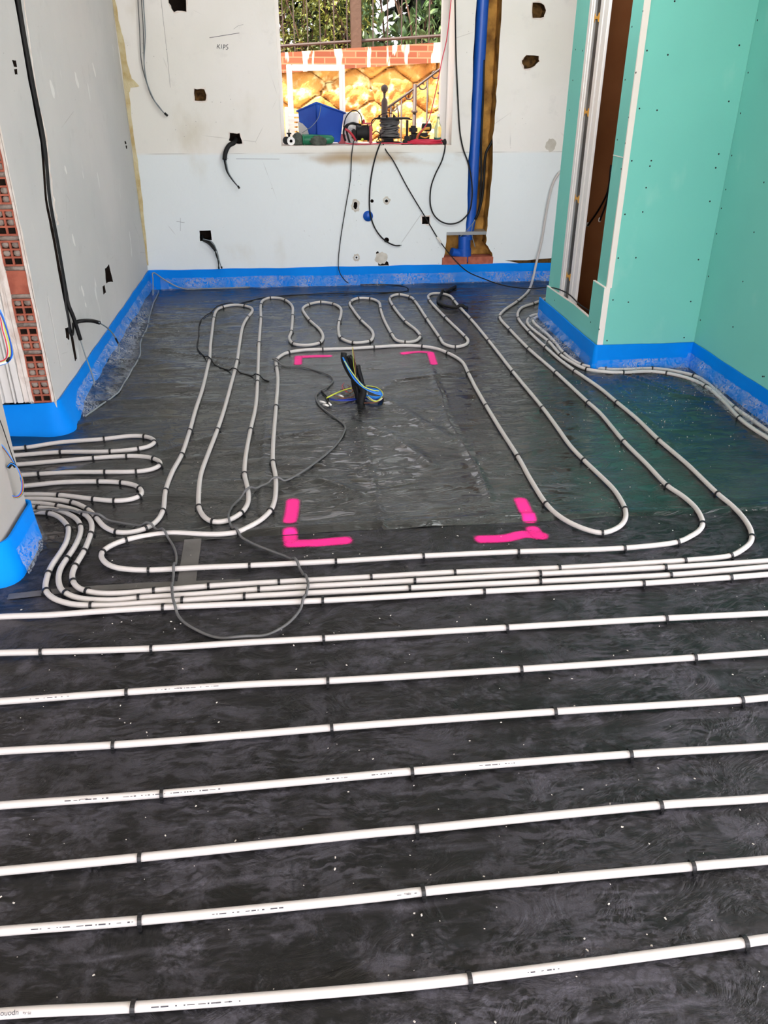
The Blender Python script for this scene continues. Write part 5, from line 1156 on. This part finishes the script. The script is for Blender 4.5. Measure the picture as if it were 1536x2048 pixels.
# ------------------------------------------------------------------ outside
# white window leaf standing outside with its pane and shutter
yo = 7.35; t = thing('window_leaf', 'white framed glazed window leaf standing open outside behind the blue tub', 'window leaf', tuple(at(640, 300, yo)))
L0 = at(572, 128, yo)[0]; L1 = at(689, 128, yo)[0]; TZ = at(640, 129, yo)[2]; BZ = .30; fwid = .045
bm = bmesh.new(); box(bm, L0, L0+fwid, yo, yo+.05, BZ, TZ, .004); box(bm, L1-fwid, L1, yo, yo+.05, BZ, TZ, .004); box(bm, L0+fwid, L1-fwid, yo, yo+.05, TZ-fwid, TZ, .004); box(bm, L0+fwid, L1-fwid, yo, yo+.05, BZ, BZ+fwid, .004)
box(bm, L1-.02, L1+.0, yo-.012, yo, BZ, TZ, .002); cu('leaf_frame', bm, 'white_paint', t)
cu('glass_pane', B(L0+fwid, L1-fwid, yo+.02, yo+.026, BZ+fwid, TZ-fwid), 'glass', t)
t = thing('shutter', 'white louvred shutter standing outside at the left of the window', 'shutter', tuple(at(590, 300, yo-.15)))
s0 = at(577, 230, yo-.15)[0]; s1 = at(612, 230, yo-.15)[0]; sz1 = at(590, 228, yo-.15)[2]
bm = bmesh.new(); box(bm, s0-.03, s0, yo-.17, yo-.13, BZ, sz1+.05, .003); box(bm, s1, s1+.03, yo-.17, yo-.13, BZ, sz1+.05, .003); cu('shutter_frame', bm, 'white_paint', t)
bm = bmesh.new(); z = BZ+.03
while z < sz1: box(bm, s0, s1, yo-.165, yo-.135, z, z+.006, 0, Matrix.Rotation(.6, 3, 'X')); z += .034
cu('slats', bm, 'white_paint', t)
# retaining wall: rough stones and a brick coping climbing to the right
X0, X1 = -2.2, 4.2; YW = 9.0
def wtop(x): return 1.555+.062*(x-.6)
nx, nz = 300, 90; gx = np.linspace(X0, X1, nx+1); V = np.linspace(0, 1, nz+1); GX, GV = np.meshgrid(gx, V); GZ = .3+GV*(wtop(GX)-.3)
sp = np.array([((i+.5*(j % 2)+rng.uniform(-.22, .22))*.46+X0-.4, (j+rng.uniform(-.12, .12))*.27+.3) for i in range(16) for j in range(7)])
D = np.sort(np.stack([np.abs(GX-s[0])*.75+np.abs(GZ-s[1])*1.2+.25*np.hypot(GX-s[0], GZ-s[1]) for s in sp], 0), 0)[:2]
e = np.clip((D[1]-D[0])/.07, 0, 1); bulge = .07*np.sqrt(e)+.05*(vn(GX*9, GZ*9)-.5)*e+.03*(vn(GX*24+4, GZ*24)-.5)*e
me = bpy.data.meshes.new('stone_wall'); co = np.stack([GX, YW-bulge, GZ], -1).reshape(-1, 3); n = len(co); me.vertices.add(n); me.vertices.foreach_set('co', co.ravel().astype(np.float32))
i = np.arange(n).reshape(nz+1, nx+1); q = np.stack([i[:-1, :-1], i[:-1, 1:], i[1:, 1:], i[1:, :-1]], -1).reshape(-1, 4); me.loops.add(q.size); me.loops.foreach_set('vertex_index', q.ravel().astype(np.int32)); me.polygons.add(len(q))
me.polygons.foreach_set('loop_start', np.arange(0, q.size, 4, dtype=np.int32)); me.polygons.foreach_set('loop_total', np.full(len(q), 4, np.int32)); me.update(); me.validate()
at_ = me.attributes.new('joint', 'FLOAT', 'POINT'); at_.data.foreach_set('value', e.ravel().astype(np.float32))
m = mat('stone_wall', (214, 164, 90), .9, .1); k = NB(m); j = k.attr('joint'); c = k.mix(k.ramp(k.noise(3, 5), .35, .65), (206, 152, 82), (160, 106, 54)); c = k.mix(k.ramp(k.noise(10, 5), .52, .72), c, (236, 212, 156))
c = k.mix(k.ramp(j, .0, .35, 1, 0), c, (112, 68, 34)); k.set('Base Color', c); k.set('Normal', k.bump(k.noise(22, 6), .7, .03)); me.materials.append(m)
t = thing('garden_wall', 'rough yellow stone garden wall with red brick coping seen through the window', 'garden wall', (1, YW, .3))
under(link(bpy.data.objects.new('stone_face', me)), t)
bm = bmesh.new(); prism(bm, [(X0, wtop(X0)), (X1, wtop(X1)), (X1, wtop(X1)+.17), (X0, wtop(X0)+.17)], 'Y', YW-.13, YW+.3); under(obj('coping', bm, 'coping', None), t)
under(obj('wall_core', prism(bmesh.new(), [(X0, .3), (X1, .3), (X1, wtop(X1)), (X0, wtop(X0))], 'Y', YW+.01, YW+.28), 'ground_pale', None), t)
def ctop(x): return wtop(x)+.17
# railing on top of the coping
t = thing('garden_fence', 'brown iron railing standing on the garden wall in front of the shrubs', 'fence', (1, YW+.05, 1.7))
px_ = at(712, 60, YW+.05); under(obj('post', B(px_[0]-.052, px_[0]+.052, YW, YW+.1, ctop(px_[0])-.005, 3.0, .006), 'bark', None), t)
for px in (566, 588, 615, 640, 668, 694, 746, 775, 803, 832, 858, 884, 905):
    x = at(px, 60, YW+.05)[0]; under(obj('baluster', B(x-.005, x+.005, YW+.04, YW+.06, ctop(x)+.0, 2.7), 'iron_brown', None), t)
under(obj('bottom_rail', T([Vector((X0, YW+.05, ctop(X0)+.06)), Vector((X1, YW+.05, ctop(X1)+.06))], .014, 8), 'iron_brown', None), t)
# stair railing with scrolls
ys = 7.9; t = thing('stair_railing', 'brown wrought iron stair railing with scrolls climbing to the right outside', 'railing', tuple(at(830, 285, ys)))
def sr(name, P, r, seg=8): return cu(name, T(P, r, seg), 'iron_brown', t, smooth=True)
sr('handrail', [at(774, 216, ys), at(818, 185, ys), at(888, 132, ys), at(960, 78, ys)], .010)
for px, top, r in ((830, 168, .017), (884, 135, .022)):
    a = at(px, top, ys); sr('newel', [a, Vector((a[0], ys, .3))], r, 12); zc_ = at(px, 223 if px == 830 else 186, ys)[2]
    cu('collar', LA([(r*.8, zc_-.012), (r*1.6, zc_-.008), (r*1.6, zc_+.008), (r*.8, zc_+.012)], 12, (a[0], ys, 0)), 'iron_brown', t, smooth=True)
for px, top in ((803, 193), (855.5, 155), (782, 208)): a = at(px, top, ys); sr('baluster', [a, Vector((a[0], ys, .3))], .008)
def scroll(px, py, R, ln, flip=1):
    c = at(px, py, ys); P = []
    for k in range(40):
        u = k/39; a = pi*.1+u*pi*2.1; rr = R*(.25+.75*u); P.append(c+Vector((flip*rr*cos(a), 0, rr*sin(a))))
    P = P[::-1]; 
    return P
for px, py, R in ((817, 190, .045), (844, 170, .045), (870, 148, .045), (786, 214, .04)):
    P = scroll(px, py, R, 0); e0_ = P[0]; sr('scroll', [e0_+Vector((.02, 0, -.16)), e0_+Vector((.015, 0, -.06))]+P, .0065)
yf = 7.5; t = thing('finial_post', 'grey iron post with a ball finial standing outside behind the cable reel', 'post', tuple(at(769, 285, yf))); a = at(769, 176, yf); ft = at(769, 198, yf)[2]
bm = bmesh.new(); lathe(bm, [(.026, .3), (.026, ft-.02), (.018, ft), (.010, ft+.01), (.010, a[2]-.04), (.016, a[2]-.035), (.008, a[2]-.03)], 14, (a[0], yf, 0)); cu('shaft', bm, 'iron_brown', t, smooth=True, ang=.8)
bm = bmesh.new(); bmesh.ops.create_uvsphere(bm, u_segments=16, v_segments=12, radius=.030); bmesh.ops.translate(bm, vec=(a[0], yf, a[2]-.004), verts=bm.verts); cu('ball_finial', bm, 'iron_brown', t, smooth=True)
struct('trim_2', B(-3, 5, YW+.28, 14, .3, 1.55), 'ground_pale')
# shrubs behind the wall
def foliage(name, n, x0, x1, y0, y1, z0, z1, size, m, bend=.25, seed=1, droop=.3, aspect=.45):
    r = np.random.RandomState(seed); verts = []; faces = []
    for k in range(n):
        x = r.uniform(x0, x1); y = r.uniform(y0, y1); z = r.uniform(z0, z1)
        if float(vn(np.array([x*2.6+seed]), np.array([z*2.6+y]))[0]) < .32: continue
        L = size*r.uniform(.6, 1.3); w = L*aspect; yaw = r.uniform(0, 2*pi); pit = -droop+r.uniform(-.9, .6); d = Vector((cos(yaw)*cos(pit), sin(yaw)*cos(pit), sin(pit))); s = d.cross(Vector((0, 0, 1))); 
        if s.length < .1: continue
        s.normalize(); s.rotate(Matrix.Rotation(r.uniform(-.7, .7), 3, d)); u = s.cross(d); p = Vector((x, y, z)); b0 = len(verts)
        verts += [p, p+d*L*.35+s*w*.5-u*w*.12, p+d*L*.75+s*w*.38-u*w*.1-u*L*bend*.3, p+d*L-u*L*bend, p+d*L*.75-s*w*.38-u*w*.1-u*L*bend*.3, p+d*L*.35-s*w*.5-u*w*.12, p+d*L*.35+u*w*.06, p+d*L*.75-u*L*bend*.25]
        faces += [(b0, b0+1, b0+6), (b0, b0+6, b0+5), (b0+1, b0+2, b0+7, b0+6), (b0+5, b0+6, b0+7, b0+4), (b0+2, b0+3, b0+7), (b0+4, b0+7, b0+3)]
    me = bpy.data.meshes.new(name); me.from_pydata([tuple(v) for v in verts], [], faces); me.materials.append(MAT[m]); return link(bpy.data.objects.new(name, me))
def branches(n, x0, x1, y, z0, z1, r, seed, lean=.3):
    bm = bmesh.new(); rr = random.Random(seed)
    for k in range(n):
        x = rr.uniform(x0, x1); yy = y+rr.uniform(0, .4); P = [Vector((x, yy, z0))]; dx = rr.uniform(-lean, lean)
        for i in range(6): P.append(P[-1]+Vector((dx*.25+rr.uniform(-.06, .06), rr.uniform(-.05, .05), (z1-z0)/6)))
        tube(bm, P, r, 5, rs=[r*(1-.12*i) for i in range(7)])
    return bm
t = thing('hedge_shrub', 'tangled yellow green shrub with thin twigs behind the railing, left of the post', 'shrub', (.3, 9.5, 1.6))
under(foliage('leaves', 9500, -1.2, .95, 9.2, 10.3, 1.55, 3.0, .06, 'leaf_small', seed=3, droop=.1), t); under(obj('twigs', branches(46, -1.2, .9, 9.25, 1.5, 2.9, .008, 3, .6), 'bark', None), t)
t = thing('broadleaf_shrub', 'glossy broad leaved green shrub behind the railing, right of the post', 'shrub', (1.7, 9.5, 1.6))
under(foliage('leaves', 3000, .78, 3.2, 9.15, 10.2, 1.72, 3.1, .13, 'leaf_broad', seed=8, droop=.8, bend=.2, aspect=.42), t); under(obj('stems', branches(12, .9, 3, 9.4, 1.5, 3, .014, 8, .3), 'bark', None), t)
t = thing('background_hedge', 'dark dense hedge far behind the two shrubs', 'hedge', (1, 11, 1.5))
under(foliage('leaves', 15000, -2.0, 4.2, 10.4, 11.4, 1.5, 3.7, .18, 'leaf_dark', seed=12), t); [under(obj('trunk', branches(1, xx, xx+.3, 10.8, 1.4, 3.4, .05, 14+q, .1), 'bark', None), t) for q, xx in enumerate((-1.2, -.2, .9, 1.7, 2.4, 3.3))]

# ------------------------------------------------------------------ crumbs of plaster scattered on the sheets
bm = bmesh.new(); r = random.Random(17)
def chip(x, y, s):
    q = [v for v in bmesh.ops.create_cube(bm, size=1)['verts']]; rot = Matrix.Rotation(r.uniform(0, pi), 3, 'Z')
    for v in q: v.co = rot@Vector((v.co.x*s*r.uniform(.8, 1.9), v.co.y*s*r.uniform(.5, 1.1), v.co.z*s*.6))+Vector((x, y, zfloor(x, y)+.0035))
for k in range(330): chip(r.uniform(-1.0, 1.6), r.uniform(.75, 2.6), r.choice([.0012, .0015, .002, .003]))
for k in range(240):
    p = F(r.gauss(1330, 90), r.gauss(815, 50)); 
    if p[0] < 2.2 and p[1] < 4.2: chip(p[0], p[1], r.choice([.001, .0015, .002, .003]))
for k in range(150):
    p = F(r.uniform(350, 1400), r.uniform(600, 1050)); 
    if p[0] < 1.6: chip(p[0], p[1], r.choice([.0015, .002, .003]))
for a, b, s in ((343, 1248, .006), (350, 1262, .006), (362, 1252, .004), (250, 1448, .004), (262, 1449, .004), (240, 1440, .004), (43, 1222, .006), (1180, 967, .007), (1492, 1023, .006), (1498, 1013, .005), (693, 1334, .006), (1168, 1762+120, .005), (366, 1340, .004), (670, 1741, .006), (392, 1614, .005), (28, 1808, .005), (1244, 1656, .006), (1217, 1811, .006), (1330, 1840, .006), (843, 1832, .006), (188, 1953, .005), (1174, 1903, .006)):
    p = F(a, b); chip(p[0], p[1], s*.6)
tag(obj('plaster_crumbs', bm, 'crumb'), 'white plaster crumbs scattered over the black sheets', 'debris', kind='stuff')

GROUPS = {'plastic_sheet': 'black plastic sheets on the floor', 'tape_strip': 'grey tape strips on the floor', 'spray_mark': 'pink sprayed corner marks', 'heating_pipe': 'white heating pipes laid on the floor', 'edging_strip': 'blue foam edging strips along the walls', 'red_brick': 'red bricks at the foot of the chase', 'black_conduit': 'black conduits in the walls', 'black_cable': 'loose black cables', 'hanging_wires': 'wires hanging on the walls', 'rag': 'grey rags on the window sill', 'cable_reel': 'cable reels on the window sill', 'niche_cable': 'cables hanging in the niche'}
for o in bpy.data.objects:
    if o.parent is None and 'label' in o:
        g_ = GROUPS.get(o.name.split('.')[0])
        if g_ and 'group' not in o: o['group'] = g_
